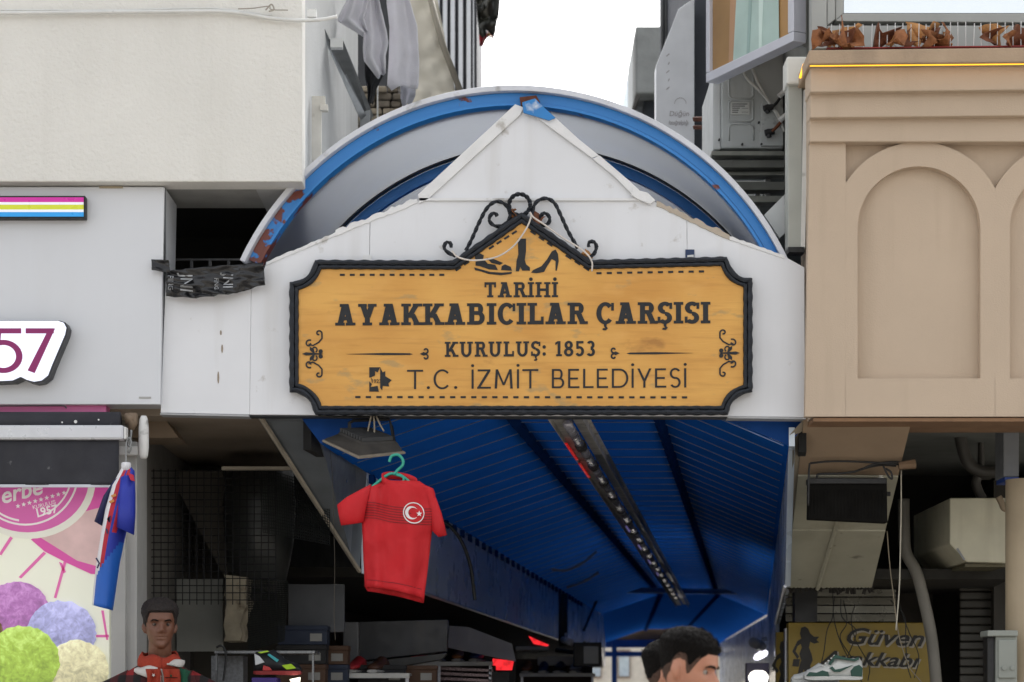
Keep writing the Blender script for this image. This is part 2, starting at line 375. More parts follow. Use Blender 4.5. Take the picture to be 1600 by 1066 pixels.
# ---- left shop fascia with its light signs
a, b = P(257, 292, -.04), P(251, 632, -.04)
sf_ = thing('shop_fascia', 'pale grey composite sign fascia of the ice cream shop', 'fascia', (a.x-1.5, .1, b.z))
mk('panel', prism([P(-700, 292, -.04), P(257, 292, -.04), P(250, 632, -.04), P(-700, 632, -.04)], (0, .4, 0)), FASCIA, sf_, bevel=.003)
mk('return_sheet', prism([P(258, 294, -.02), P(258.5, 440, -.02), P(258.5, 440, .36), P(258, 294, .36)], (.004, 0, 0)), M('printed_return', '5a5d60', .5, var=.3, scale=12, spots=.6, spotcol='3a2a2a'), sf_)
mk('sticker', pbox(217, 620, 236, 623, -.043, .002), M('grey_sticker', 'a7a7a5'), sf_)
mk('tape', pbox(155, 291, 192, 294.5, -.044, .002), M('old_tape', 'a59a84'), sf_)
sb = thing('light_bar', 'glowing magenta yellow and blue striped light bar on the fascia', 'light sign', P(50, 340, -.1))
mk('case', pbox(-120, 306, 133, 341, -.1, .058), BLACK_PL, sb, bevel=.003)
for y0, y1, c_ in ((308.5, 316, 'c21f96'), (316, 320, 'e9ecf4'), (320, 327.5, 'c8cf2c'), (327.5, 331.5, 'e9ecf4'), (331.5, 338.5, '2498e0')):
    mk('stripe', pbox(-118, y0, 130.5, y1, -.106, .005), M('lit_'+c_, c_, .3, emit=.07, var=.01), sb)
ns = thing('number_sign', 'white backlit box reading 57 in purple with rounded outline', 'light sign', P(40, 598, -.14))
ol = [(-140, 500), (92, 500), (101, 503), (105, 511), (103, 522), (82, 572), (76, 588), (66, 596), (54, 598), (43, 595), (33, 590), (20, 596), (-4, 597), (-40, 596), (-140, 596)]
mk('case', pprism([(x+1.5, y+1) for x, y in ol], -.13, .088), M('dark_case', '2c2e33', .4), ns, bevel=.002)
mk('face', pprism([(x*.99-.5, 549+(y-549)*.97) for x, y in ol], -.137, .006), M('lit_white', 'dde2f2', .3, emit=.3, var=.01), ns, bevel=.004)
PUR = M('lit_purple', '86125f', .35, emit=.02, var=.01)
five = [[(-4, 513), (33, 513), (33, 521), (-4, 521)], [(-6, 513), (2, 513), (0, 540), (-8, 540)],
        arcpts := [(5+30*math.cos(R(q)), 557-26*math.sin(R(q))) for q in range(115, -160, -11)]+[(5+20*math.cos(R(q)), 557-18*math.sin(R(q))) for q in range(-159, 116, 11)]]
mk('digit', polys(five, -.137, .004), PUR, ns)
mk('digit', polys([[(40, 513), (84, 513), (84, 521), (40, 521)], [(75, 516), (86, 513), (54, 583), (43, 579)]], -.137, .004), PUR, ns)

# ---- the gate: white sheet fascia
gate = thing('gate_fascia', 'white sheet metal gate fascia with pitched gable across the passage', 'fascia', P(755, 650, 0))
def gp(name, pts, Y=0.0, dep=.12, mat=WHITE_METAL, bev=.002): return mk(name, pprism(pts, Y, dep), mat, gate, bevel=bev)
gp('panel', [(251, 645), (259, 430), (392.6, 432), (389.9, 648)])
gp('panel', [(390.2, 648), (392.9, 432), (411, 426), (416, 411), (470, 388), (524, 364), (577.9, 343), (574.1, 649)])
gp('panel', [(574.5, 649), (578.5, 342.5), (618, 326), (652, 313), (1018, 313), (1073, 340), (1076.1, 650)])
gp('panel', [(1076.5, 650), (1073.5, 340.5), (1120, 362), (1180, 388), (1226, 401), (1257, 418), (1258, 652)])
gp('gable_panel', [(652, 311.5), (700, 268), (760, 216), (814, 168), (850, 184), (900, 226), (950, 265), (1000, 300), (1018, 311.5)], .004)
random.seed(5)
def ragged(p0, p1, n, amp, wd):                       # a torn strip of flashing between two points
    up, lo = [], []
    for i in range(n+1):
        t = i/n; x = p0[0]+(p1[0]-p0[0])*t; y = p0[1]+(p1[1]-p0[1])*t
        up.append((x, y-wd/2-random.random()*amp)); lo.append((x, y+wd/2+random.random()*amp*.4))
    return up+lo[::-1]
gp('gable_trim', [(653, 304), (805, 163), (819, 168), (812, 180), (668, 312), (655, 318)], -.012, .012, TRIM)
gp('gable_trim', [(826, 168), (850, 176), (868, 184), (905, 218), (936, 243), (925, 247), (880, 214), (842, 186)], -.014, .012, TRIM)
gp('gable_trim', [(937, 243), (985, 284), (999, 297), (989, 305), (960, 276), (926, 248)], -.016, .013, TRIM)
gp('gable_trim', [(990, 292), (1000, 298), (1012, 301), (1024, 313), (1016, 319), (996, 311), (986, 304)], -.028, .02, TRIM)
gp('flashing', ragged((524, 365), (652, 314), 22, 5, 5), -.006, .006, TRIM, 0)
gp('flashing', ragged((416, 412), (524, 366), 20, 2, 4), -.005, .005, TRIM, 0)
gp('flashing', ragged((1026, 318), (1140, 372), 22, 5, 5), -.006, .006, M('torn_edge', 'b0a596', .8, spots=.5, spotcol='6e4c36'), 0)
gp('flashing', ragged((1140, 372), (1226, 402), 16, 2, 4), -.005, .005, TRIM, 0)
gp('ledge', [(655, 309.5), (1012, 309.5), (1012, 313.5), (655, 313.5)], -.012, .012, TRIM, 0)
gp('bottom_edge', [(250, 645.5), (389, 648.5), (389, 651), (250, 648)], -.006, .1, M('grey_edge', 'a5a7aa'), 0)
gp('bottom_edge', [(1137, 651), (1259, 652.5), (1259, 655), (1137, 653.5)], -.006, .1, M('grey_edge', 'a5a7aa'), 0)
gp('bottom_edge', [(389.5, 649), (1136, 651), (1136, 653), (389.5, 651)], .02, .08, M('dark_edge', '34383d'), 0)
gp('cover_strip', [(567, 400), (568, 398), (580, 398), (581, 402), (581, 409), (567, 409)], -.01, .008, TRIM, 0)
gp('patch', [(1071, 390), (1085, 390), (1085, 404), (1071, 404)], -.005, .004, M('navy_sticker', '1c3358', .5), 0)
gp('patch', [(1074, 399), (1084, 398), (1084, 404), (1074, 404)], -.008, .003, WHITE_PL, 0)
for k in range(3):                                    # old fixing holes
    x, y = ((345, 520), (347, 545), (341, 590), (389, 610), (1240, 470), (1243, 500), (388, 520))[k]
    mk('stain', pprism(disc2(x, y, 1.6, 7, 4+k % 3*3), -.002, .002), M('brown_stain', '96897b', .9), gate)
mk('fallen_trim', pprism([(816, 160), (836, 154), (852, 170), (868, 184), (858, 188), (838, 182), (818, 176)], -.03, .012), M('torn_blue_sheet', '2b7cc0', .5, spots=.9, spotcol='d5d9dc'), gate)
mk('rust_stub', merge(pprism([(812, 152), (838, 149), (844, 160), (828, 166), (814, 164)], .03, .05), pprism([(826, 158), (836, 160), (850, 176), (840, 178)], -.01, .03)), RUST, gate)

# ---- barrel vault of translucent sheets on blue ribs
vc, VR = P(806, 610, .1), 470/S(.1)
va = thing('vault_canopy', 'translucent barrel vault roof on peeling blue steel ribs', 'canopy', (vc.x, .1, vc.z))
A0, A1, NA = 23, 154, 48
def vring(r0, r1, y0, y1, a0=A0, a1=A1, n=NA):
    rings = []
    for i in range(n+1):
        an = R(a0+(a1-a0)*i/n); cx = vc.x
        q = lambda r, y: Vector((cx+TD*.0+(TD*(y-.1))+r*math.cos(an), y, vc.z+r*math.sin(an)))
        rings.append([q(r0, y0), q(r1, y0), q(r1, y1), q(r0, y1)])
    return loft(rings, True, True)
k = 1/S(.1)
def vskin(r, y0, y1, a0=A0, a1=A1, n=NA):
    pt = lambda i, y: Vector((vc.x+TD*(min(y, 20.7)-.1)+max(0, y-20.7)*.045+r*math.cos(R(a0+(a1-a0)*i/n)), y, vc.z+r*math.sin(R(a0+(a1-a0)*i/n))))
    return loft([[pt(i, y0), pt(i, y1)] for i in range(n+1)], False)
mk('rim_flashing', vring(461.5*k, 470*k, .02, .26, 24, 155), M('weathered_rim', 'c9ccd4', .35, var=.1, scale=5, spots=.2, spotcol='83807c', streak=.3), va, smooth=False, bevel=.003)
mk('rib', vring(446.5*k, 461*k, .06, .13), PEEL, va)
mk('rib', vring(441*k, 445.5*k, .05, .12), PEEL, va)
SHEET = M('translucent_sheet', 'b8bcc2', .2, metal=.4, var=.03, scale=2, trans=.4)
for i in range(5):
    y0 = .135+.78*i
    mk('roof_sheet', vskin(446*k, .09 if i == 0 else y0+.002, y0+.778), SHEET, va, smooth=True)
    if i: mk('rib', vring(424*k, 441*k, y0, y0+.04, 25, 152), M('blue_enamel', '2c78c4', .35, var=.08), va); mk('gasket', vring(441.5*k, 443.8*k, y0-.05, y0+.0, 25, 152), BLACK_PL, va)
mk('roof_sheet', vskin(445*k, .135+3.9, 20.7), SHEET, va, smooth=True)
mk('roof_sheet', vskin(445*k, 20.7, 35), SHEET, va, smooth=True)
tag(mk('loose_sheet', pprism([(1194, 336), (1228, 302), (1230, 312), (1229, 362), (1218, 372), (1205, 352)], .3, .03), M('pale_sheet', 'c4c8c8', .4, streak=.4), None), 'pale bent sheet offcut wedged between vault and grey trunking', 'sheet')

# ---- black printed film over the gap at the left
random.seed(3)
def film(px0, py0, px1, py1, Y, nx, ny, edge, amp):
    V = []
    for j in range(ny+1):
        for i in range(nx+1):
            u, v_ = i/nx, j/ny; x, y = edge(u, v_)
            q = P(x, y, Y); h = mnoise.noise(Vector((x*.045, y*.06, 3)))*amp+abs(mnoise.noise(Vector((x*.02+y*.03, y*.11-x*.03, 7))))*amp*1.3
            q.y -= h; V.append(q)
    Fc = [(j*(nx+1)+i, j*(nx+1)+i+1, (j+1)*(nx+1)+i+1, (j+1)*(nx+1)+i) for j in range(ny) for i in range(nx)]
    return V, Fc
def fe(u, v_):
    x = 260+152*u+3*v_*u; top = 424-6*math.sin(u*2.2)-8*u*u; bot = 463-1*u*4+4*math.sin(u*5)-14*max(0, u-.7)*2.2
    return x, top+(bot-top)*v_
FILM = M('black_film', '1a1b1e', .2, var=.2, scale=18)
fm = thing('membrane_film', 'torn black film with white letters stretched over the gap beside the gate', 'plastic film', P(335, 465, -.05))
mk('sheet', film(0, 0, 0, 0, -.05, 60, 18, fe, .03), FILM, fm, smooth=True, solid=.003)
mk('flap', film(0, 0, 0, 0, -.07, 14, 10, lambda u, v_: (236+28*u+2*v_, 405+2*u+v_*(18+2*u)), .02), FILM, fm, smooth=True, solid=.003)
FT = M('film_print', 'a9acb0', .5, var=.15, scale=30)
for t_, h_, x_, y_ in (('FING', 9, 267, 443), ('JNI', 19, 291, 443), ('FING', 7, 338, 444), ('JNI', 16, 356, 440)):
    v, f = place_text(t_, h_, x_, y_, -.05, rot=-90, stretch=.85)
    v2 = []
    for p in v:
        px, py = CX+p.x*S(-.05), HZ-(p.z-CH)*S(-.05)
        h = mnoise.noise(Vector((px*.045, py*.06, 3)))*.03+abs(mnoise.noise(Vector((px*.02+py*.03, py*.11-px*.03, 7))))*.03*1.3
        v2.append(Vector((p.x, p.y-h-.006, p.z)))
    mk('lettering', (v2, f), FT, fm)
tag(mk('railing', merge(*[pbox(268+i*29, 404, 272+i*29, 430, .5, .02) for i in range(5)], pbox(262, 404, 412, 407, .505, .02)), M('dull_rail', '4b4c4e', .5, metal=.5), None), 'dull metal rail in the dark gap above the black film', 'railing')

# ------------------------------------------------------------------ the wooden sign
sg = thing('market_sign', 'ochre wooden market sign with black lettering and iron frame', 'sign', P(815, 648, -.03))
def q4(cx, cy, r, a0, a1): return arc2(cx, cy, r, a0, a1, 9)
outer = [(494, 409), (708, 410), (815, 335), (922, 409), (1134, 404)]+q4(1172, 402, 36, 184, 266)[1:-1]+[(1173, 437), (1173, 611)]+q4(1172, 648, 36, 94, 176)[1:-1]+[(1135, 646), (495, 646)]+q4(455, 648, 38, 4, 86)[1:-1]+[(455, 611), (455, 443)]+q4(456, 406, 37, -86, -6)[1:-1]
def inset(p, d):
    n = len(p); o = []
    ar = sum(p[i][0]*p[(i+1) % n][1]-p[(i+1) % n][0]*p[i][1] for i in range(n)); sgn = 1 if ar > 0 else -1
    for i in range(n):
        a, b, c_ = Vector(p[i-1]), Vector(p[i]), Vector(p[(i+1) % n])
        t1, t2 = (b-a).normalized(), (c_-b).normalized(); n1, n2 = Vector((-t1.y, t1.x)), Vector((-t2.y, t2.x))
        m_ = n1+n2; m_ = m_/max(.5, m_.dot(n1)); o.append(tuple(b+m_*d*sgn))
    return o
mk('board', pprism(inset(outer, 7), -.06, .055), WOOD, sg)
def closed_px(p, Y, step=4.0):
    o = []
    for a, b in zip(p, p[1:]+p[:1]):
        L = math.dist(a, b); m_ = max(1, int(L/step))
        o += [P(a[0]+(b[0]-a[0])*i/m_, a[1]+(b[1]-a[1])*i/m_, Y) for i in range(m_)]
    return o
c1 = closed_px(inset(outer, 1.5), -.062); mk('frame_bar', sweep(c1, [.0145+.0022*math.sin(i*1.1) for i in range(len(c1))], 8, True), IRON, sg)
c1 = closed_px(inset(outer, 8.5), -.066); mk('frame_bar', sweep(c1, [.0105+.0012*math.sin(i*1.3) for i in range(len(c1))], 8, True), IRON, sg)
fr, fi = inset(outer, -2.5), inset(outer, 11); n = len(fr)
vv = [P(x, y, -.06) for x, y in fr]+[P(x, y, -.06) for x, y in fi]+[P(x, y, -.004) for x, y in fr]+[P(x, y, -.0595) for x, y in fi]
mk('frame_band', (vv, [(i, (i+1) % n, n+(i+1) % n, n+i) for i in range(n)]+[(i, (i+1) % n, 2*n+(i+1) % n, 2*n+i) for i in range(n)]+[(n+i, n+(i+1) % n, 3*n+(i+1) % n, 3*n+i) for i in range(n)]), IRON, sg)
for t_, x0, x1, yt, yb, kw in (('TARİHİ', 757, 872, 441, 464.5, {}), ('AYAKKABICILAR ÇARŞISI', 523, 1110, 473.5, 507, {'s': .225, 't': .175, 'gap': .06}), ('KURULUŞ: 1853', 695, 930, 533.5, 557, {'s': .2, 'gap': .13}), ('T.C. İZMİT BELEDİYESİ', 636, 1073, 577, 607, {'s': .098, 't': .095, 'sf': False, 'gap': .13})):
    for ch, pl in text_px(t_, x0, x1, yt, yb, **kw):
        mk('letter', polys(pl, -.06, .003, tilt=.006 if len(t_) > 6 else .002), BLACK_PAINT, sg)
def dashes(p0, p1, n, L=.62, wd=3.2):
    o = []
    for i in range(n):
        a, b = i/n, (i+L)/n; q = lambda t: (p0[0]+(p1[0]-p0[0])*t, p0[1]+(p1[1]-p0[1])*t)
        o.append(ribbon2([q(a), q(b)], wd))
    return o
st = dashes((531, 429.5), (702, 429.5), 11, .5)+dashes((712, 423), (738, 405), 2)+dashes((764, 389), (812, 358), 4)+dashes((829, 361), (868, 388), 3)+dashes((884, 399), (926, 426), 3)+dashes((932, 427), (1108, 424), 11, .5)+dashes((555, 620.5), (1082, 621), 32, .5)
for p in st: mk('stitch', polys([p], -.06, .003), BLACK_PAINT, sg)
# shoes
oxf = [(742, 396), (752, 397), (757, 402), (770, 404), (783, 411), (798, 417), (801, 423), (799, 428), (784, 429), (765, 424), (752, 421), (743, 417), (741, 406)]
mk('oxford_motif', polys([[(742, 397), (750, 396), (756, 399), (755, 405), (746, 407), (742, 404)], [(743, 409), (757, 406), (762, 412), (774, 414), (778, 422), (764, 421), (750, 416), (743, 415)], [(760, 403), (772, 405), (786, 411), (781, 414), (768, 411)], [(789, 413), (798, 417), (800, 423), (783, 422), (784, 416)], [(741, 418), (752, 421), (766, 425), (784, 426), (800, 425), (799, 428), (783, 430), (763, 428), (751, 424), (742, 422)]], -.06, .003), BLACK_PAINT, sg)
mk('boot_motif', polys([[(809, 373), (822, 373), (822, 392), (820, 406), (822, 413), (828, 418), (828, 423), (816, 423), (813, 417), (811, 424), (806, 424), (807, 408), (810, 398)]], -.06, .003), BLACK_PAINT, sg)
mk('heel_motif', polys([[(862, 393), (868, 390), (872, 397), (873, 408), (870, 423), (868, 423), (868, 408), (862, 405), (855, 416), (850, 425), (838, 427), (830, 426), (833, 422), (846, 416), (855, 405)]], -.06, .003), BLACK_PAINT, sg)
# corner ornaments
def orn(mir):
    fx = lambda x: x if not mir else 1628-x
    L = []
    def add(p, wd): L.append(ribbon2([(fx(x), y) for x, y in p], wd))
    for sgn in (1, -1):
        Y_ = lambda y: 553+(y-553)*sgn
        add([(x, Y_(y)) for x, y in spiral2(498, 521, 5, 1.5, -180+180, 300, 16)], 2.4)
        add([(503, Y_(521)), (503, Y_(529)), (498, Y_(535)), (489, Y_(540)), (482, Y_(538))], 2.4)
        add([(x, Y_(y)) for x, y in spiral2(483, 537, 6, 2, 60, 380, 16)], 2.4)
        add([(x, Y_(y)) for x, y in spiral2(491, 546, 5, 2, -60, 200, 12)], 2.2)
        L.append([(fx(x), Y_(y)) for x, y in ((484, 542), (490, 545), (492, 552), (488, 551), (484, 547))])
        L.append([(fx(x), Y_(y)) for x, y in disc2(501, 549, 3.4, 10)])
    L.append([(fx(x), y) for x, y in ((472, 553), (478, 550.5), (490, 551.5), (500, 552), (505, 553), (500, 554), (490, 554.5), (478, 555.5))])
    return L
for mi in (False, True): mk('scroll_motif', polys(orn(mi), -.06, .003, tilt=.004 if mi else 0), BLACK_PAINT, sg)
def rule(mir):
    fx = lambda x: x if not mir else 1624-x
    L = [[(fx(x), y) for x, y in ((541, 553.3), (600, 551.5), (640, 552), (645, 553.4), (640, 554.6), (600, 555))]]
    for sgn in (1, -1): L.append(ribbon2([(fx(x), 553+(y-553)*sgn) for x, y in spiral2(665, 548, 4.6, 2, -110, 170, 14)], 2.6))
    L.append([(fx(x), y) for x, y in ((656, 553), (662, 550), (668, 553), (662, 556))]); return L
for mi in (False, True): mk('rule_motif', polys(rule(mi), -.06, .003, tilt=.006 if mi else 0), BLACK_PAINT, sg)
# municipal leaf emblem
leaf = [(594, 574), (598, 582), (602, 580), (602, 588), (612, 594), (607, 599), (608, 604), (598, 603), (597, 610), (594, 606)]
mk('leaf_emblem', polys([[(577, 574), (594, 574), (590, 582), (586, 580), (586, 587), (579, 590), (577, 590)], [(577, 596), (581, 600), (579, 605), (590, 603), (592, 612), (577, 612)], leaf, [(580, 591), (581, 597), (581.8, 597), (580.8, 591)]], -.06, .003), BLACK_PAINT, sg)
mk('lettering', place_text('1923', 6, 588, 596, -.063), BLACK_PAINT, sg)
# wrought iron crest
def twist_bar(pts, Y, r=.0105): 
    c = smoothc([P(x, y, Y) for x, y in pts], 5); Lc = sum((a-b).length for a, b in zip(c, c[1:])); c = resample(c, max(12, int(Lc/.012)))
    return sweep(c, r, 4, twist=.5)
cr = mk('crest', twist_bar([(728, 392), (738, 372), (750, 345), (762, 324), (776, 315), (790, 320), (797, 334), (794, 346), (784, 353), (773, 353), (765, 346), (766, 337), (773, 333), (777, 338)], -.05), IRON, sg)
mk('ring', sweep([P(x, y, -.055) for x, y in disc2(812, 320, 16.5, 40)], .0115, 4, True, twist=.5), IRON, cr)
mk('scroll', twist_bar([(832, 340), (832, 330), (838, 316), (852, 310), (866, 317), (876, 336), (888, 362), (903, 388)], -.052), IRON, cr)
mk('scroll', twist_bar([(836, 345), (846, 352), (856, 350), (859, 341), (852, 333), (845, 337), (846, 342)], -.048), IRON, cr)
mk('scroll', twist_bar([(712, 400), (702, 396), (694, 388), (697, 379), (704, 380), (705, 387)], -.05), IRON, cr)
mk('scroll', twist_bar([(918, 404), (928, 397), (932, 386), (928, 378), (920, 379), (920, 386)], -.05), IRON, cr)
tag(mk('cord', ptube([(706, 392), (716, 402), (740, 407), (775, 402), (802, 385), (822, 358), (830, 338), (828, 332), (834, 340), (852, 352), (880, 372), (903, 386), (918, 398), (925, 410), (925, 424)], -.105, .0042), M('white_cord', 'c9c2bb', .8), None, smooth=True), 'thin white cord tied to the iron crest and drooping over the sign', 'cord')
LF = M('dead_leaf', '8a5a38', .8, var=.3, scale=40)
def dry_leaf(c, sz, seed, name='dry_leaf'):
    rd = random.Random(seed); pts = []
    for i in range(14):
        a = 2*math.pi*i/14; rr = sz*(.62+.42*abs(math.cos(1.5*a+.4))**.7)*(.8+.35*rd.random()); pts.append(Vector((rr*math.cos(a), rr*math.sin(a), 0)))
    rot = Matrix.Rotation(rd.random()*6, 3, 'Z') @ Matrix.Rotation(R(35+rd.random()*65), 3, 'X') @ Matrix.Rotation(rd.random()*6, 3, 'Z'); cu = 1.2+rd.random()*1.6
    rot = Matrix.Rotation(rd.random()*3, 3, 'Z') @ rot
    mid = [p*.5 for p in pts]; V = [Vector((0, 0, 0))]+mid+pts; V2 = []
    for p in V:
        q = p.copy(); q.z = cu*(p.x*p.x-.3*p.y*p.y)/sz*.6+rd.uniform(-.12, .12)*sz; q.z += .25*sz*math.sin(p.x/sz*5+seed)*math.sin(p.y/sz*4+seed*2); V2.append(rot @ q)
    lo = min(q.z for q in V2); V2 = [q-Vector((0, 0, lo))+Vector(c) for q in V2]
    Fc = [(0, 1+i, 1+(i+1) % 14) for i in range(14)]+[(1+i, 15+i, 15+(i+1) % 14, 1+(i+1) % 14) for i in range(14)]
    return mk(name, (V2, Fc), M('dead_leaf_%d' % (seed % 3), ('8f5c38', '6f4129', 'b4824f')[seed % 3], .75, var=.25, scale=30, bump=.4, bscale=90), None, smooth=True, solid=.0015)
for i, (x, y, sz, tx) in enumerate(((800, 339, .03, 'dry brown leaf caught inside the ring of the iron crest'), (842, 350, .04, 'curled dry leaf caught on the right scroll of the crest'), (918, 402, .03, 'dry leaf lodged by the small end curl of the crest'))):
    tag(dry_leaf(P(x, y+4, -.05), sz, i+60), tx, 'leaf', 'leaves caught on the sign')

# ------------------------------------------------------------------ right building: beige arcade front
XW = P(1262, 400, -.15).x
rb = thing('arcade_building', 'beige rendered building front with blind arches and stepped cornice', 'building', (XW+1.5, .1, P(0, 652, -.15).z))
zb = P(0, 652, -.15).z
mk('wall_core', box(XW+.02, 9, -.095, .25, zb+.002, 4.6), BEIGE, rb)
mk('lower_body', prism([(1.75, .255, 3.02), (9, .255, 3.02), (9, 20, 3.02), (1.75+TD*20, 20, 3.02)], (0, 0, 1.58)), M('dark_side_wall', '6d706c', .9, var=.1, streak=.3, dirt='4a4a46'), rb)
mk('body', box(1.52, 9, .255, 9, 4.602, 9), M('dark_side_wall', '6d706c', .9, var=.1, streak=.3, dirt='4a4a46'), rb)
def rbx(name, x0, y0, x1, y1, Y, dep, mat=BEIGE, bev=.006): return mk(name, pbox(x0, y0, x1, y1, Y, dep), mat, rb, bevel=bev)
mk('pilaster', pprism([(1265, 222.5), (1321.5, 222.5), (1321.5, 651), (1258, 651)], -.15, .053), BEIGE, rb)
def blind_arch(cx, x1=None):
    ox = 119; y_ = 356-math.sqrt(134**2-114**2); y2 = 356-math.sqrt(134**2-ox**2)
    a0 = math.degrees(math.acos(-114/134)); a1 = math.degrees(math.acos(ox/134))
    if cx > 1500: a0 = 180-a1; y_ = y2
    xl = cx-114.4 if cx < 1500 else cx-ox+.05
    pts = [(xl, 591.5), (xl, y_)]+arc2(cx, 356, 134, a0, a1, 24)[1:-1]+[(cx+ox, y2), (cx+ox, 591.5), (cx+96, 591.5), (cx+96, 356)]+arc2(cx, 356, 96, 0, 180, 30)[1:-1]+[(cx-96, 356), (cx-96, 591.5)]
    mk('arch_ring', pprism(pts, -.15, .053), BEIGE, rb)
    mk('arch_base', pbox(xl-.4, 591.5, cx+ox, 651, -.15, .053), BEIGE, rb)
blind_arch(1436); blind_arch(1674)
mk('cornice', pprism([(1265, 185), (2100, 177), (2100, 221.5), (1265, 221.5)], -.185, .088), BEIGE, rb, bevel=.006)
mk('cornice', pprism([(1266, 145), (2100, 136), (2100, 176), (1266, 184)], -.235, .138), BEIGE, rb, bevel=.006)
mk('cornice', pprism([(1266, 101), (2100, 94), (2100, 135), (1266, 144)], -.285, .188), BEIGE, rb, bevel=.006)
mk('ledge', pprism([(1264, 78), (2100, 68), (2100, 93), (1264, 100)], -.36, .6), M('beige_ledge', 'a8937c', .85, var=.07, streak=.6, dirt='5c5048', bump=.2), rb, bevel=.008)
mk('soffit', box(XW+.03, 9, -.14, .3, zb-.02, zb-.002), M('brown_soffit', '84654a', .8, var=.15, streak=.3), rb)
GREYF = M('grey_window_frame', '9d9f9c', .4, var=.04)
wn = mk('window', pbox(1268, -400, 1292, 76, .02, .1), GREYF, rb, bevel=.004)
for nm, q in (('frame', pbox(1292.5, 40, 2100, 74, .03, .1)), ('frame', pprism([(1292.5, -400), (1305, -400), (1305, 30), (1292.5, 39.5)], .03, .1)), ('sash', pprism([(1305.5, 33), (1318, 21), (2100, 21), (2100, 39)], .045, .1)), ('sash', pprism([(1305.5, -400), (1318, -400), (1318, 20.5), (1305.5, 32.5)], .045, .1))):
    mk(nm, q, GREYF, wn, bevel=.003)
gm, gn, gl_, gb = node_mat('window_glass'); gb.inputs['Base Color'].default_value = (*lin('d9dee0'), 1); gb.inputs['Roughness'].default_value = .05; gb.inputs['Metallic'].default_value = .85
mk('pane', pbox(1318.5, -400, 2100, 20.5, .08, .01), gm, wn)
led = thing('led_strip', 'glowing warm yellow light strip tucked under the beige ledge', 'light strip', P(1430, 101, -.33))
LEDM = M('led_yellow', 'f0a828', .4, emit=.8, var=.01)
mk('strip', prism([P(1266, 101, -.335), P(2100, 94, -.335), P(2100, 96.3, -.335), P(1266, 103, -.335)], (0, .012, 0)), LEDM, led)
mk('tail', ptube([(1250, 122), (1253, 112), (1257, 100), (1266, 101)], -.1, .006), LEDM, led)
# bird spikes and leaves
sp_ = thing('bird_spikes', 'row of thin clear bird spikes along the ledge below the window', 'bird spikes', P(1440, 77, -.3))
mk('base', prism([P(1292, 76.2, -.28), P(2000, 68.2, -.28), P(2000, 66.5, -.28), P(1292, 74.5, -.28)], (0, .05, 0)), M('red_strip', '8a2622', .6), sp_)
SPK = M('clear_spike', 'cfd0d0', .3)
for i in range(26):
    x = 1300+i*12.3; y = 77-(x-1264)*.012
    mk('spike', sweep([P(x, y-1, -.26), P(x+random.uniform(-1.5, 1.5), y-37-random.random()*3, -.26)], .0022, 4), SPK, sp_)
for i, x in enumerate((1284, 1293, 1303, 1312, 1322, 1334, 1340, 1376, 1384, 1402, 1418, 1438, 1448, 1460, 1470, 1478, 1546, 1562, 1574, 1590, 1600, 1310, 1328, 1454)):
    sz = (.05, .06, .045, .065)[i % 4]
    l_ = dry_leaf(P(x, 77-(x-1264)*.012+.5, -.30+.05*((i*7) % 3)), sz, i)
    tag(l_, 'curled dry leaf '+('heaped on the ledge corner by the white box' if x < 1345 else 'in the loose pile on the ledge among the spikes' if x < 1500 else 'in the small pile past the empty spikes'), 'leaf', 'dry leaves on the ledge')
# trunking beside the facade
tk = thing('cable_trunking', 'grey vertical cable trunking with white box on top beside the beige facade', 'trunking', P(1243, 390, .1))
mk('duct', pbox(1231, 133, 1254, 388, .06, .12), M('grey_duct', 'a3a6a0', .5, var=.08, streak=.3), tk, bevel=.006)
mk('junction_box', pbox(1229, 88, 1262, 131, .02, .16), M('ivory_plastic', 'cfd0ca', .4, var=.04), tk, bevel=.01)
mk('cover_strip', prism([P(1256, 140, .05), P(1263, 140, .05), P(1258, 388, .05), P(1251.5, 388, .05)], (0, .05, 0)), WHITE_PL, tk)
mk('clamp', pbox(1232, 386, 1257, 394, .05, .1), BLACK_PL, tk)

# ---- billboard
bl, br = P(1110, 130, .945), P(1247, 66, .2); ex = (br-bl); ex.z = 0; wb = ex.length; ex.normalize(); nrm = Vector((ex.y, -ex.x, 0)); nrm = nrm if nrm.y < 0 else -nrm
zb2 = (bl.z+br.z)/2
def bb(u0, u1, z0, z1, d0, d1):
    q = [Vector((bl.x, bl.y, 0))+ex*u+nrm*d+Vector((0, 0, z)) for z in (z0, z1) for d in (d0, d1) for u in (u0, u1)]
    return q, [(0, 2, 3, 1), (4, 5, 7, 6), (0, 1, 5, 4), (2, 6, 7, 3), (0, 4, 6, 2), (1, 3, 7, 5)]
bd = thing('advertising_panel', 'projecting light box with white frame showing mint cloth on gold', 'billboard', (bl+br)/2)
FRM = M('white_frame', 'c6c8d2', .35, metal=.2, var=.03)
mk('frame_bottom', bb(0, wb, zb2, zb2+.05, -.05, .03), FRM, bd, bevel=.004)
mk('frame_side', bb(0, .035, zb2+.052, zb2+1.6, -.05, .03), FRM, bd, bevel=.004)
mk('frame_side', bb(wb-.05, wb, zb2+.052, zb2+1.6, -.05, .03), FRM, bd, bevel=.004)
mk('back', bb(.036, wb-.051, zb2+.052, zb2+1.6, -.045, .008), M('gold_print', '9d7a4e', .4, var=.25, scale=2), bd)
def bprint(pts, col, d, sc=2.0):
    q = [Vector((bl.x, bl.y, 0))+ex*u*wb+nrm*d+Vector((0, 0, zb2+z)) for u, z in pts]
    mk('print', prism(q, -nrm*.002), M('print_'+col, col, .4, var=.12, scale=sc), bd)
bprint([(.22, .9), (.26, .45), (.24, .06), (.36, .06), (.42, .5), (.44, .9)], 'b08a6a', .011)
bprint([(.30, .9), (.24, .62), (.28, .58), (.40, .78), (.44, .9)], '1f3470', .0135)
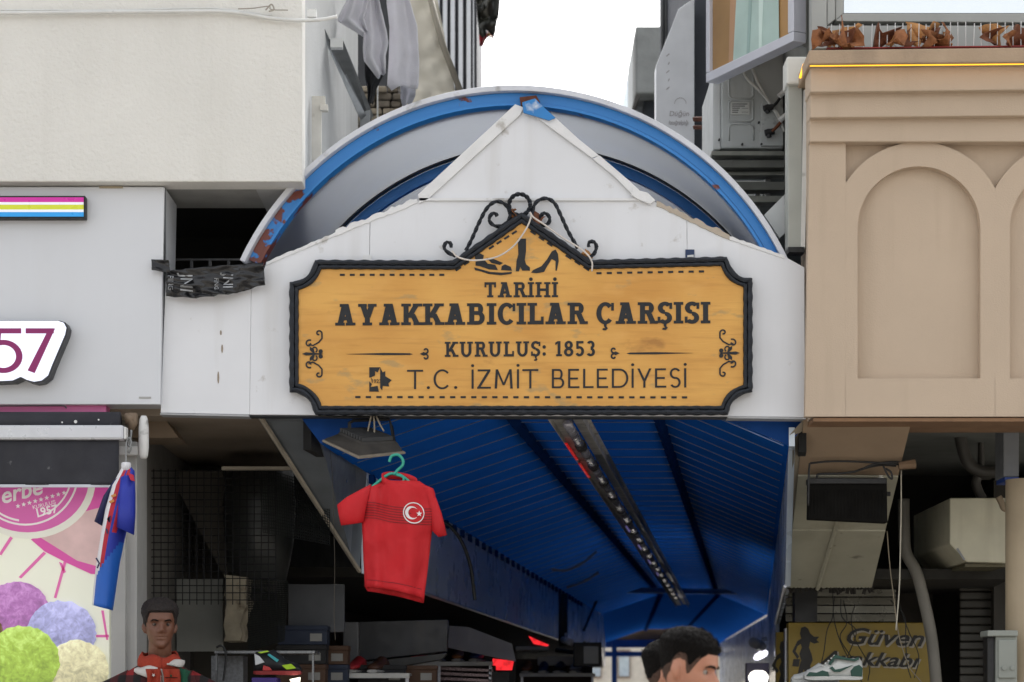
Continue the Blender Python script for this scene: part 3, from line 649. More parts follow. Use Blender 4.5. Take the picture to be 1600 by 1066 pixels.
bprint([(.42, .9), (.34, .4), (.30, .054), (.82, .054), (.80, .9)], 'a9c0ba', .016, 4)
bprint([(.50, .9), (.49, .4), (.46, .054), (.49, .054), (.54, .5), (.55, .9)], '8fa8a4', .0185)
bprint([(.66, .9), (.60, .4), (.60, .054), (.63, .054), (.66, .4), (.71, .9)], 'c3d6d0', .0185)
mk('bracket', sweep([P(1222, 68, .6), P(1258, 68, .26)], .02, 6), STEEL, bd)

# ---- outdoor unit of an air conditioner on the side wall
ac = thing('air_conditioner', 'grey air conditioner outdoor unit with pipes under the light box', 'air conditioner', P(1170, 236, 1.1))
ACM = M('ac_grey', 'a5a9a8', .45, var=.05, streak=.35, dirt='77756c', spots=.1)
mk('casing', pbox(1127, 60, 1224, 232, 1.1, .75), ACM, ac, bevel=.01)
mk('side_strip', pbox(1114, 112, 1126.5, 234, 1.12, .7), M('ac_light', 'b9bcbc', .4, var=.06, streak=.2), ac, bevel=.008)
for pts in ([(1139, 100), (1139, 150), (1143, 154), (1172, 154), (1177, 150), (1177, 118)], [(1139, 220), (1139, 199), (1144, 194), (1172, 194), (1177, 199), (1177, 220)], [(1139, 157), (1139, 190), (1172, 190), (1177, 186), (1177, 157), (1143, 157), (1139, 161)]):
    mk('emboss', sweep([P(x, y, 1.1) for x, y in pts], .006, 6), ACM, ac, smooth=True)
mk('service_cover', pprism([(1192, 158), (1214, 158), (1224, 170), (1224, 228), (1189, 228), (1189, 162)], 1.085, .0148), ACM, ac, bevel=.003)
mk('rating_plate', pbox(1142, 160, 1171, 179, 1.093, .004), M('plate', 'b6b8b4', .4), ac)
mk('plate_print', merge(*[pbox(1144, 162+i*3.2, 1144+(24, 20, 12, 10, 9)[i], 163.4+i*3.2, 1.0925, .0006) for i in range(5)], pbox(1159, 169, 1169, 169.6, 1.0925, .0006), pbox(1159, 175, 1169, 175.6, 1.0925, .0006)), M('ink', '4a4c4c'), ac)
for x, y in ((1200, 170), (1202, 208)):
    mk('valve', merge(sweep([P(x-7, y, 1.05), P(x+8, y-3, 1.05)], .018, 8), sweep([P(x-2, y-6, 1.05), P(x, y+7, 1.05)], .014, 8)), BLACK_PL, ac, bevel=.003)
mk('pipe', ptube([(1206, 168), (1214, 160), (1220, 152), (1228, 146)], 1.04, .008), BLACK_PL, ac, smooth=True)
mk('pipe', ptube([(1206, 206), (1214, 198), (1221, 190), (1229, 184)], 1.04, .009), M('copper', '7a4a34', .4, metal=.6), ac, smooth=True)
for x, y in ((1221, 148), (1222, 186)): mk('sleeve', sweep([P(x-4, y+3, 1.03), P(x+6, y-6, 1.03)], .015, 8), WHITE_PL, ac)
for pts in ([(1161, 110), (1168, 124), (1185, 140), (1202, 160), (1212, 176), (1222, 196)], [(1176, 108), (1184, 128), (1196, 150), (1206, 166), (1218, 182), (1225, 206)]):
    mk('hose', ptube(pts, 1.06, .008), M('hose_white', 'bdbdb8', .6), ac, smooth=True)
for i, (x, y) in enumerate(((1124, 218), (1160, 225), (1190, 225), (1186, 191))): mk('screw', pprism(disc2(x, y, 1.7, 8), 1.082, .02), BLACK_PL, ac)
shf = thing('unit_shelf', 'stack of dull metal rails and slats under the air conditioner', 'bracket', P(1170, 330, 1.2))
for i, (y0, y1, Yy) in enumerate(((236, 243, 1.1), (250, 262, 1.14), (268, 274, 1.2), (284, 297, 1.2), (306, 316, 1.2))):
    mk('rail', pbox(1112+i*4, y0, 1226, y1, Yy, .1), M('rail_grey_%d' % (i % 2), ('7f8078', '63645e')[i % 2], .6, metal=.2, var=.2, streak=.5, dirt='3c3a35'), shf, bevel=.003)
mk('upright', pbox(1196, 244, 1204, 306, 1.28, .05), STEEL, shf); mk('upright', pbox(1180, 298, 1188, 352, 1.28, .05), STEEL, shf)
mk('rusty_arm', merge(sweep([P(1085, 186, 3.4), P(1116, 186, 3.2)], .018, 4), sweep([P(1085, 199, 3.4), P(1116, 199, 3.2)], .016, 4), sweep([P(1098, 184, 3.4), P(1115, 168, 3.2)], .01, 4)), RUST, shf)

# ---- background above the vault, right
dw = P(1085, 0, 5.2)
tag(mk('grey_wall', box(dw.x, 1.515, 5.2, 9, 3.8, 10), M('slate_wall', '55585f', .8, var=.08, streak=.2), None), 'dark slate grey wall behind the white shop panel', 'wall')
wp = thing('white_shop_panel', 'tall white panel with faint lettering and an oblique top edge', 'sign', P(1055, 200, 5))
mk('panel', pprism([(1025, 102), (1050, 40), (1060, 14), (1085, -3), (1085, 230), (1025, 230)], 5.0, .18), M('cool_white', 'ebecf0', .4, var=.05, streak=.1), wp, bevel=.004)
mk('lettering', place_text('Düğün', 8, 1061, 178, 4.997, shear=.15), M('faint_ink', 'aaa4a6'), wp)
mk('lettering', place_text('fotoğrafçılığı', 7, 1060, 192, 4.997, shear=.15, stretch=.6), M('faint_ink', 'aaa4a6'), wp)
mk('arch_line', polys([ribbon2(arc2(1063, 162, 9, 0, 180, 12), .7)], 5.0, .003), M('faint_ink', 'aaa4a6'), wp)
mk('smudge', polys([ribbon2([(1041+i % 2*3, 88+i*13), (1046, 84+i*13)], 1.2) for i in range(5)], 5.0, .003), M('faint_ink', 'aaa4a6'), wp)
cbd = thing('concrete_block', 'grey concrete balcony block with blue mosaic side against the sky', 'building', P(1015, 150, 15))
a, b = P(993, 41, 15), P(1035, 146, 15)
mk('front', box(a.x, a.x+3, 15, 15.6, b.z, a.z), CONC, cbd, bevel=.02)
mk('side', box(a.x+.002, a.x+2.9, 15.602, 16.8, b.z-.4, a.z-.02), M('pale_render', 'c3c8c9', .8, var=.08), cbd)
def mosaic():
    m, n, l, b_ = node_mat('blue_mosaic'); g_ = n.new('ShaderNodeNewGeometry'); v = n.new('ShaderNodeTexVoronoi'); v.inputs['Scale'].default_value = 14; l.new(g_.outputs['Position'], v.inputs[0])
    r = n.new('ShaderNodeValToRGB'); r.color_ramp.elements[0].color = (*lin('4d7ea6'), 1); r.color_ramp.elements[1].color = (*lin('a6c3d3'), 1)
    s_ = n.new('ShaderNodeSeparateColor'); l.new(v.outputs['Color'], s_.inputs[0]); l.new(s_.outputs[0], r.inputs[0]); l.new(r.outputs[0], b_.inputs['Base Color']); b_.inputs['Roughness'].default_value = .4; return m
mk('mosaic_side', box(a.x+.004, a.x+2.8, 16.802, 19.4, b.z-.9, a.z-.03), mosaic(), cbd)
mk('recess', box(a.x+.12, a.x+3, 15.3, 19.3, b.z-2.6, b.z-.01), M('dark_recess', '2c3036', .8), cbd)
mk('sloped_lip', prism([P(988, 166, 14.99), P(996, 148, 14.99), P(1000, 148, 14.99), P(992, 168, 14.99)], (0, .5, 0)), M('dark_lip', '4a4744', .7), cbd)
pl_ = thing('scaffold_poles', 'dark vertical poles beside the white shop panel', 'pole', P(1046, 70, 8))
for x in (1036, 1041, 1045): mk('pole', sweep([P(x, 130, 8), P(x, -120, 8)], .018, 8), M('pole_grey', '4c4e50', .5, metal=.4), pl_, smooth=True)
mk('clad_panel', pbox(1047, -120, 1086, 120, 8.2, .1), M('dark_clad', '3a3d42', .6), pl_)

# ---- background above the vault, left
rw = thing('rubble_wall', 'crumbling dark stone wall end behind the hanging towels', 'wall', P(640, 195, 5))
a, b = P(560, 133, 5), P(672, 300, 5)
mk('core', box(a.x-1.5, b.x-.05, 5.15, 8, b.z, a.z-.05), M('old_mortar', '57524a', .95, var=.25, scale=8, bump=.6, bscale=20), rw)
random.seed(9)
for r_ in range(9):
    x = 560+(r_ % 2)*9
    while x < 700-abs(r_-1)*2:
        wd = random.uniform(16, 30); y0 = 134+r_*11.5; lim = 690+random.uniform(-8, 10)
        if x+wd > lim: break
        mk('stone', pbox(x, y0, x+wd-1.6, y0+10, 5.02+random.uniform(0, .05), .2), M('stone_%d' % random.randint(0, 3), random.choice(['6b6459', '5a544c', '7a7265', '4d4943']), .95, var=.3, scale=14, bump=.7, bscale=25), rw, bevel=.012)
        x += wd
mk('climber', merge(*[sweep([P(652+random.random()*22, 188-random.random()*10, 4.97), P(648+random.random()*16, 150+random.random()*25, 4.95)], .018, 5) for _ in range(9)]), M('dry_moss', '4b4234', .95, var=.4), rw)
tp = film(0, 0, 0, 0, 4.6, 24, 30, lambda u, v_: (628+u*(44+v_*50)+0*u, -60+v_*260), .03)
tp = tag(mk('tarpaulin', tp, M('cream_tarp', 'd6d0c2', .8, var=.06, scale=3, streak=.4, dirt='8d8676'), None, smooth=True, solid=.006), 'cream tarpaulin with slanting edge hanging beyond the towels', 'tarpaulin')
tag(mk('edge_pole', sweep([P(668, -20, 4.5), P(690, 66, 4.5), P(722, 150, 4.5)], .022, 8), M('pole_beige', '8f887a', .6), None, smooth=True), 'thin beige pole along the slanting edge of the tarpaulin', 'pole')
sb_ = thing('striped_building', 'dark facade with white vertical slats rising beside the sky', 'building', P(712, 900, 12))
a, b = P(650, -300, 12), P(745, 1105, 12)
mk('wall', box(a.x-2, b.x, 12, 16, 0, a.z), M('charcoal_clad', '2e2f33', .6, var=.1), sb_)
for i, x in enumerate((655, 667.5, 680, 692, 704, 716.5, 729, 739)):
    mk('slat', pbox(x, -300, x+(6.6 if i < 7 else 1.5), 300, 11.93, .08), M('white_slat', 'd2d4d8', .4, var=.05), sb_)

# ---- washing on the line
TW = M('lilac_towel', 'd9d8de', .95, var=.06, scale=10, bump=.7, bscale=160)
def towel(rows, Y, folds, name, lab, mat=TW, amp=.03, ph=0.0):
    nx, V = 26, []
    for j, (y, xl, xr) in enumerate(rows):
        for i in range(nx+1):
            u = i/nx; q = P(xl+(xr-xl)*u, y+3*math.sin(u*5+ph), Y); q.y += amp*math.sin(u*folds*6.28+ph+.3*math.sin(j*.6)); V.append(q)
    Fc = [(j*(nx+1)+i, j*(nx+1)+i+1, (j+1)*(nx+1)+i+1, (j+1)*(nx+1)+i) for j in range(len(rows)-1) for i in range(nx)]
    return tag(mk(name, (V, Fc), mat, None, smooth=True, solid=.007), lab, 'towel' if 'towel' in name else 'cloth')
def rows(tab, n=26):
    o = []
    for k_ in range(n+1):
        y = tab[0][0]+(tab[-1][0]-tab[0][0])*k_/n
        for a_, b_ in zip(tab, tab[1:]):
            if a_[0] <= y <= b_[0]+1e-6:
                t = (y-a_[0])/(b_[0]-a_[0]); o.append((y, a_[1]+(b_[1]-a_[1])*t, a_[2]+(b_[2]-a_[2])*t)); break
    return o
towel(rows([(-60, 556, 590), (-10, 545, 580), (30, 527, 568), (52, 566, 574)]), 2.1, 1.5, 'towel', 'short end of a lilac grey towel, pulled out to the left', ph=.4)
towel(rows([(-60, 574, 592), (0, 570, 592), (50, 568, 604), (72, 567, 607), (90, 568, 603), (118, 590, 603)]), 2.2, 1.6, 'towel', 'folded lilac towel with ribbed band, ending in a point', ph=1)
towel(rows([(-60, 606, 636), (0, 604, 640), (40, 609, 652), (100, 607, 655), (134, 605, 654), (138, 612, 652)]), 2.3, 1.3, 'towel', 'widest lilac towel hanging straight beside the tarpaulin', ph=2.2, amp=.022)
towel(rows([(80, 570, 602), (120, 571, 598), (140, 575, 587), (164, 575, 582)]), 2.5, 1.2, 'black_cloth', 'black garment hanging below the pointed towel', M('black_cloth', '17181c', .9, bump=.3), ph=.2)
towel(rows([(110, 625, 650), (150, 626, 648), (166, 630, 640)]), 2.6, 1.0, 'pale_rag', 'thin pale rag hanging below the widest towel', M('pale_rag', 'a7a9b2', .9), ph=.9)
tag(mk('washing_line', sweep([P(500, -52, 2.2), P(660, -56, 2.2)], .006, 6), BLACK_PL, None), 'thin washing line that carries the towels above the vault', 'cable')
tag(mk('pull_rod', sweep([P(590, 128, 2.7), P(590, 215, 2.7)], .006, 6), WHITE_PL, None), 'thin pale rod hanging in front of the stone wall', 'rod')
bag = film(0, 0, 0, 0, 8, 22, 26, lambda u, v_: (738+8*v_+u*(44-6*v_*v_*4 if v_ > .5 else 44+8*v_)+4*v_, -70+v_*142-10*u*v_), .16)
bgm, bn, bl2, bb_ = node_mat('printed_bag'); bg_ = bn.new('ShaderNodeNewGeometry'); bt = bn.new('ShaderNodeTexNoise'); bt.inputs['Scale'].default_value = 2.6; bt.inputs['Detail'].default_value = 2; bl2.new(bg_.outputs['Position'], bt.inputs[0])
rp = bn.new('ShaderNodeValToRGB'); rp.color_ramp.interpolation = 'CONSTANT'; rp.color_ramp.elements[0].color = (*lin('24251f'), 1); rp.color_ramp.elements[1].position = .6; rp.color_ramp.elements[1].color = (*lin('8f1f2a'), 1)
e_ = rp.color_ramp.elements.new(.66); e_.color = (*lin('b08a4a'), 1); e_ = rp.color_ramp.elements.new(.7); e_.color = (*lin('2e2f2c'), 1)
bl2.new(bt.outputs[0], rp.inputs[0]); bl2.new(rp.outputs[0], bb_.inputs['Base Color']); bb_.inputs['Roughness'].default_value = .4
tag(mk('plastic_bag', bag, bgm, None, smooth=True, solid=.008), 'dark printed plastic bag dangling beside the striped facade', 'bag')

# ------------------------------------------------------------------ the passage: blue ceiling
pc = thing('passage_ceiling', 'blue ribbed sheet metal ceiling folded in three along the passage', 'ceiling', run((FL+FR)/2, 10))
pitch = .43; Y0 = .13; NR = 47
def cp(o, off):
    c = o.copy(); C.objects.link(c); c.location = o.location+off; return c
def face_panel(A, B, ya, yb, inA, inB, th=.014):
    a0, a1, b0, b1 = run(A, ya), run(A, yb+.03), run(B, ya), run(B, yb+.03)
    d0 = (b0-a0).normalized(); a0 += d0*inA; a1 += d0*inA; b0 -= d0*inB; b1 -= d0*inB
    dz = Vector((0, 0, .007)); return [a0, b0, b1-dz, a1-dz], [(0, 1, 2, 3)]
off1 = Vector((TD*pitch, pitch, 0))
p0 = [mk('ceiling_panel', face_panel(PL, FL, Y0, Y0+pitch, 0, .02), BLUE_SHEET, pc), mk('ceiling_panel', face_panel(FL, FR, Y0, Y0+pitch, .02, .02), BLUE_SHEET, pc), mk('ceiling_panel', face_panel(FR, PR, Y0, Y0+pitch, .02, 0), BLUE_SHEET, pc)]
def seam(ya):
    o = []
    for A, B in ((PL, FL), (FL, FR), (FR, PR)):
        a0, b0 = run(A, ya), run(B, ya); d0 = (b0-a0).normalized(); a0 += d0*.03; b0 -= d0*.03; dz = Vector((0, 0, -.012))
        o.append(prism([a0+dz, b0+dz, b0+dz+Vector((0, .008, 0)), a0+dz+Vector((0, .008, 0))], (0, 0, .005)))
    return merge(*o)
s0 = mk('seam', seam(Y0), SEAM, pc)
k0 = mk('fold_clip', merge(*[prism([run(A, Y0+.1)+Vector((-.03, 0, -.022)), run(A, Y0+.1)+Vector((.03, 0, -.022)), run(A, Y0+.36)+Vector((.03, 0, -.014)), run(A, Y0+.36)+Vector((-.03, 0, -.014))], (0, 0, .02)) for A in (FL, FR)]), M('navy_clip', '17386f', .8, spec=0), pc)
for i in range(1, NR):
    for o in p0+[s0, k0]: c = cp(o, off1*i)
YE = Y0+NR*pitch
mk('front_closure', prism([run(PL, .124), run(FL, .124), run(FR, .124), run(PR, .124), run(PR, .124)+Vector((.3, 0, .4)), run(PL, .124)+Vector((-.3, 0, .4))], (0, .004, 0)), M('navy_plate', '17407f', .7, spec=.1), pc)  # added plate hiding the bright gap under the vault, dark by colour
mk('purlin', merge(*[sweep([run(A, .14)+Vector((0, 0, .03)), run(A, 20.6)+Vector((0, 0, .03))], .075, 4) for A in (FL, FR)]), M('navy_clip', '122a58'), pc)
mk('far_sheet', merge(*[([run(A, YE), run(B, YE), run(B, 34.5), run(A, 34.5)], [(0, 1, 2, 3)]) for A, B in ((PL, FL), (FL, FR), (FR, PR))]), M('blue_dimmed_sheet', '1b4f9c', .6, var=.08, spec=0, trans=.14), pc)  # darker copy of the ceiling blue, dims the far end by colour
mk('far_fold', merge(*[sweep([run(A, YE)-Vector((0, 0, .02)), run(A, 34.5)-Vector((0, 0, .02))], .04, 4) for A in (FL, FR)]), M('navy_clip', '0e1c38'), pc)
# side bands below the ceiling
bandL = thing('left_band', 'glossy blue grey panel band running along the left of the passage', 'fascia', run(PL, 9)-Vector((0, 0, .6)))
zL = P(573, 896, Y1).z; zR = 2.19
y = Y1
while y < 17:
    a, b = run(PL, y), run(PL, y+.71)
    mk('band_panel', prism([Vector((a.x, a.y, zL)), Vector((b.x, b.y-.006, zL)), Vector((b.x, b.y-.006, b.z-.005)), Vector((a.x, a.y, a.z-.005))], (-.03, 0, 0)), GREY_PANEL, bandL); y += .71
mk('edge_trim', sweep([Vector((run(PL, Y1).x, Y1, zL)), Vector((run(PL, 17).x, 17, zL))], .012, 4), ALU, bandL)
sc0 = mk('scallop', box(run(PL, 1.5).x-.01, run(PL, 1.5).x+.03, 1.5, 1.7, PL.z-.06, PL.z-.012), M('navy_clip', '0e1c38'), bandL)
for i in range(1, 36): cp(sc0, off1*i)
mk('band_panel', prism([Vector((run(PL, yy).x, yy, z_)) for yy, z_ in ((17.04, zL+.1), (20.7, zL+.1), (20.7, PL.z-.005), (17.04, PL.z-.005))], (-.03, 0, 0)), GREY_PANEL, bandL)
mk('band_panel', prism([Vector((run(PL, yy).x, yy, z_)) for yy, z_ in ((20.71, zL+.1), (34.4, zL+.1), (34.4, PL.z-.005), (20.71, PL.z-.005))], (-.03, 0, 0)), GREY_PANEL, bandL)
q = [P(408, 653, .14), P(500, 657, .14), P(573, 740, Y1-.002), P(562, 893, Y1-.002)]
mk('entry_panel', prism(q, (-.03, 0, .02)), M('grey_entry', '70767b', .35, metal=.2, var=.12, streak=.4, dirt='4b4f52'), bandL)
mk('corner_trim', sweep([P(408, 653, .13), P(562, 893, Y1-.01)], .012, 4), M('cream_trim', 'a39a8a', .6), bandL)
mk('light_stop', prism([run(PL, .13)+Vector((-.05, 0, -.03)), run(PL, 20.6)+Vector((-.05, 0, -.03)), run(PL, 20.6)+Vector((-.05, 0, .8)), run(PL, .13)+Vector((-.05, 0, .8))], (-.04, 0, 0)), DARK, bandL)  # added plate, blocks light leaking in above the left band
bandR = thing('right_band', 'grey blue ribbed panel band down the right of the passage', 'fascia', run(PR, 9)-Vector((0, 0, .6)))
a0 = run(PR, .1)
mk('band_panel', prism([Vector((a0.x, .1, a0.z-.005)), Vector((PR.x, Y1, PR.z-.005)), Vector((PR.x, Y1, zR)), Vector((a0.x, .1, P(0, 668, .1).z))], (.03, 0, 0)), GREY_PANEL, bandR)
mk('return_sheet', prism([run(PR, .1)+Vector((0, 0, .05)), run(PR, 1.6)+Vector((0, 0, .05)), P(1229, 914, 1.6), P(1256, 655, .03)], (.02, 0, .01)), M('beige_return', '8d8576', .6, var=.1, streak=.3), bandR)
mk('light_stop', prism([run(PR, .13)+Vector((.05, 0, -.03)), run(PR, 20.6)+Vector((.05, 0, -.03)), run(PR, 20.6)+Vector((.05, 0, .8)), run(PR, .13)+Vector((.05, 0, .8))], (.04, 0, 0)), DARK, bandR)  # matching plate added on the right to shut out stray light
y = Y1+.005
while y < 20:
    a, b = run(PR, y), run(PR, y+.71); zz = zR if y < 7 else zR-.25
    mk('band_panel', prism([Vector((a.x, a.y, zz)), Vector((b.x, b.y-.006, zz)), Vector((b.x, b.y-.006, b.z-.005)), Vector((a.x, a.y, a.z-.005))], (.03, 0, 0)), GREY_PANEL, bandR); y += .71
mk('band_panel', prism([Vector((run(PR, yy).x, yy, z_)) for yy, z_ in ((20.71, zR-.25), (34.4, zR-.25), (34.4, PR.z-.005), (20.71, PR.z-.005))], (.03, 0, 0)), GREY_PANEL, bandR)
mk('edge_trim', sweep([Vector((run(PR, Y1).x, Y1, zR)), Vector((run(PR, 7).x, 7, zR))], .012, 4), ALU, bandR)
# row of shops behind the bands
XL, XR = PL.x-1.25, PR.x+1.3
for side, X0 in ((-1, XL), (1, XR)):
    pts = [run(Vector((X0, 0, 0)), 2.45), run(Vector((X0, 0, 0)), 20.7), run(Vector((X0, 0, 0)), 36)]
    o = prism([p for p in pts]+[p+Vector((side*6, 0, 0)) for p in pts[::-1]], (0, 0, 2.9))
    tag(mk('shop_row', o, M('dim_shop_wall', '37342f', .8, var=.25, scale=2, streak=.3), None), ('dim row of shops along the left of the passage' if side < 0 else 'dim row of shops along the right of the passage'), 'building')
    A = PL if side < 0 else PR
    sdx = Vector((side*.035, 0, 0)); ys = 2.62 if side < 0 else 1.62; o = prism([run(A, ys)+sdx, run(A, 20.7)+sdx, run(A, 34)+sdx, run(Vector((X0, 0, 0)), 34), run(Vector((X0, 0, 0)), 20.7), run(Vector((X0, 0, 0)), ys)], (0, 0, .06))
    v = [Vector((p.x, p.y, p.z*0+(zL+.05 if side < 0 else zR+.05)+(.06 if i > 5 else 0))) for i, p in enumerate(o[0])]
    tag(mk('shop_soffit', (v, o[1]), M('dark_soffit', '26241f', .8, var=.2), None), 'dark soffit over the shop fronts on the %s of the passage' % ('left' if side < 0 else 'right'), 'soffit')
tag(mk('light_block', box(-9, PL.x-.2, 2.85, 20, 2.96, 3.6), DARK, None), 'added dark roof block keeping light out over the left row of shops', 'roof')  # unseen block added to keep the passage dark

# ---- cable tray with tubes
ct = thing('cable_tray', 'perforated metal tray with tube lamps hung along the blue ceiling', 'cable tray', (.3, 1, 3.0))
zt = 3.0
def T(x, Y, z): return Vector((x+.107*(Y-.4), Y, z))
GRIT = M('dusty_tray', 'b9b7b2', .7, metal=.2, var=.25, scale=10, spots=.3, spotcol='35322e')
xa = (888-800)/S(.39)
y = .15; i = 0
while y < 19.3:
    L_ = 1.9
    mk('tray_section', merge(prism([T(xa-.1, y, zt), T(xa-.005, y, zt), T(xa-.005, y+L_-.02, zt), T(xa-.1, y+L_-.02, zt)], (0, 0, .008)), prism([T(xa-.085, y, zt), T(xa-.085, y+L_-.02, zt), T(xa-.085, y+L_-.02, zt-.03), T(xa-.085, y, zt-.03)], (.004, 0, 0))), GRIT, ct)
    mk('tray_section', merge(prism([T(xa+.02, y, zt+.01), T(xa+.11, y, zt+.01), T(xa+.11, y+L_-.02, zt+.01), T(xa+.02, y+L_-.02, zt+.01)], (0, 0, .008)), prism([T(xa+.09, y, zt+.01), T(xa+.09, y+L_-.02, zt+.01), T(xa+.09, y+L_-.02, zt-.03), T(xa+.09, y, zt-.03)], (.004, 0, 0))), STEEL if i % 2 else GRIT, ct)
    mk('hanger', sweep([T(xa, y+.5, zt), T(xa, y+.5, zt+.12)], .008, 6), STEEL, ct)
    y += L_; i += 1
for k_, yy in enumerate([.3+1.0*i for i in range(18)]):
    tb = mk('tube', sweep([T(xa+.0, yy+.04, zt-.028), T(xa+.0, yy+.93, zt-.028)], .026, 10), M('tube_silver', '9a9aa4', .25, metal=.5, var=.1), ct, smooth=True)
    mk('end_cap', sweep([T(xa+.0, yy+.93, zt-.03), T(xa+.0, yy+1.04, zt-.03)], .033, 10), BLACK_PL, tb)
for k_ in range(2):
    yy = 1.15+k_*1.0
    mk('red_light', prism([T(xa-.082, yy, zt-.034), T(xa-.066, yy, zt-.034), T(xa-.066, yy+.8, zt-.034), T(xa-.082, yy+.8, zt-.034)], (0, 0, .006)), M('lit_red', 'e01010', .4, emit=.12, var=.5, scale=40), ct)
for k_ in range(4):
    yy = 6.5+k_*2.0
    mk('violet_light', sweep([T(xa-.03, yy, zt-.05), T(xa-.03, yy+.5, zt-.05)], .008, 6), M('lit_violet', '7f74b8', .4, emit=.12, var=.1), ct)
cbar = thing('cross_bar', 'galvanised tie bar across the passage under the blue ceiling', 'bar', T(xa, 18.2, 3.0))
for z_ in (0, .05): mk('bar', sweep([P(925, 923-z_*60, 17.8), P(1160, 926-z_*40, 17.8)], .028, 6), M('blue_grey_bar', '6f86a0', .4, metal=.3), cbar)
tag(mk('stay_wire', sweep([P(912, 985, 17), P(938, 925, 17.7)], .018, 6), BLACK_PL, None), 'thin dark stay from the left band up to the tie bar', 'wire')
tag(mk('black_cable', ptube([(690, 815), (705, 824), (722, 848), (734, 880), (739, 910), (742, 938)], [Y1+1.0]*6, .011), BLACK_PL, None, smooth=True), 'black cable dangling in front of the left panel band', 'cable')
for i, pts in enumerate(([(862, 890), (885, 891), (910, 880), (932, 862)], [(886, 918), (910, 910), (935, 895)])):
    tag(mk('loose_wire', ptube(pts, 9.5+i, .012), M('wire_grey', '8a8c8e', .5), None), ('loose grey wire arc' if i == 0 else 'shorter loose grey wire')+' hanging under the blue ceiling', 'wire')
# far end of the passage
ed = thing('end_portal', 'blue steel portal with brown gable closing the far end of the passage', 'portal', P(1010, 1090, 34.6))
EB = M('portal_blue', '1d4f97', .4, var=.1)
mk('gable', pprism([(948, 1000), (985, 978), (1060, 978), (1118, 1000)], 34.62, .1), M('brown_board', '5a4634', .8, var=.2), ed)
mk('beam', pbox(905, 1000, 1135, 1012, 34.5, .15), EB, ed); mk('beam', pbox(905, 1018, 1135, 1026, 34.45, .15), EB, ed)
for x in (960, 1113): mk('post', pbox(x-4, 978, x+4, 1140, 34.4, .14), EB, ed)
fb = thing('far_house', 'pale house front with tall windows seen beyond the portal', 'building', P(1010, 1130, 48))
mk('wall', pbox(820, 930, 1220, 1142, 48, .5), M('pale_house', 'c7c2b8', .8, var=.1), fb)
for x in (930, 975, 1020, 1065, 1110): 
    wv = mk('window', pbox(x-10, 1015, x+10, 1060, 47.9, .12), M('far_frame', '7d6c60', .7), fb); mk('pane', pbox(x-8, 1018, x+8, 1057, 47.87, .05), M('far_glass', 'b9c6cc', .15, metal=.3), wv)

# ------------------------------------------------------------------ left shop: soffit, pink strip, awning, poster
zs = P(0, 650, .14).z
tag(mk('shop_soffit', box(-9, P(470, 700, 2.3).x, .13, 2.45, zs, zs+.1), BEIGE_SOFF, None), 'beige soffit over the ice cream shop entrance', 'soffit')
tag(mk('shade_board', pprism([(165, 648), (254, 650), (279, 684), (170, 684)], .36, .3), M('shade_brown', '7a6a58', .8, var=.1), None), 'darker brown board standing for the shading on the soffit behind the awning end', 'board')  # shading on the soffit, put in as a darker board
tag(mk('pink_strip', pbox(-400, 633, 166, 648, .0, .1), M('pink_sheet', 'd06aa0', .4, var=.05), None), 'pink strip showing below the pale shop fascia', 'panel')  # flat pink panel colour
tag(mk('bent_rod', ptube([(-40, 635), (60, 634), (97, 634), (104, 638)], -.05, .004, 6, 6), M('rod_dark', '4b4046'), None), 'bent dark rod lying along the pink strip', 'rod')
aw = thing('roller_awning', 'rolled black awning with white front bar and black valance', 'awning', P(60, 762, -.25))
AWF = M('black_canvas', '2b2c33', .75, var=.15, scale=5, bump=.15, bscale=60, spots=.05, spotcol='b0b0b0')
mk('roll', sweep([P(-300, 661, -.1), P(188, 661, -.1)], .055, 18), AWF, aw, smooth=True)
mk('front_bar', pbox(-300, 664, 193, 687, -.22, .07), M('white_bar', 'c9cbd0', .3, metal=.2, var=.03), aw, bevel=.012)
mk('bar_end', pbox(193.3, 667, 197, 686, -.215, .06), WHITE_PL, aw, bevel=.004)
V = []; nx = 60
for j in range(13):
    for i in range(nx+1):
        q = P(-300+486*i/nx, 688+70*j/12, -.19); q.y += .012*math.sin(i*.5+j*.12)*j/12; V.append(q)
mk('valance', (V, [(j*(nx+1)+i, j*(nx+1)+i+1, (j+1)*(nx+1)+i+1, (j+1)*(nx+1)+i) for j in range(12) for i in range(nx)]), AWF, aw, smooth=True, solid=.004)
mk('hem_bar', pbox(-300, 757, 187, 761.5, -.197, .014), ALU, aw)
mk('end_cap', sweep([P(224.5, y, -.05) for y in (650, 656, 670, 684, 700, 712, 717)], [.014, .022, .026, .026, .026, .022, .014], 16), WHITE_PL, aw, smooth=True)
mk('cap_arm', pbox(186, 697, 216, 711, -.03, .05), WHITE_PL, aw, bevel=.004)
mk('gear', merge(sweep([P(207, 646, -.06), P(207, 661, -.06), P(205, 672, -.06)], [.026, .028, .014], 10), sweep([P(196, 655, -.06), P(210, 655, -.06)], .03, 10)), M('brown_gear', '7b6a58', .6, metal=.2, spots=.3), aw, smooth=True)
mk('crank_hook', sweep(smoothc([P(205, 672, -.08), P(204, 684, -.08), P(200, 694, -.08), P(204, 700, -.08), P(201, 708, -.08)], 6), .0065, 8), STEEL, aw, smooth=True)
for x, y in ((97, 660), (118, 659), (154, 656)): mk('splash', pprism(disc2(x, y, 2.6 if x == 118 else 1.4, 8), -.162, .003), WHITE_PL, aw)
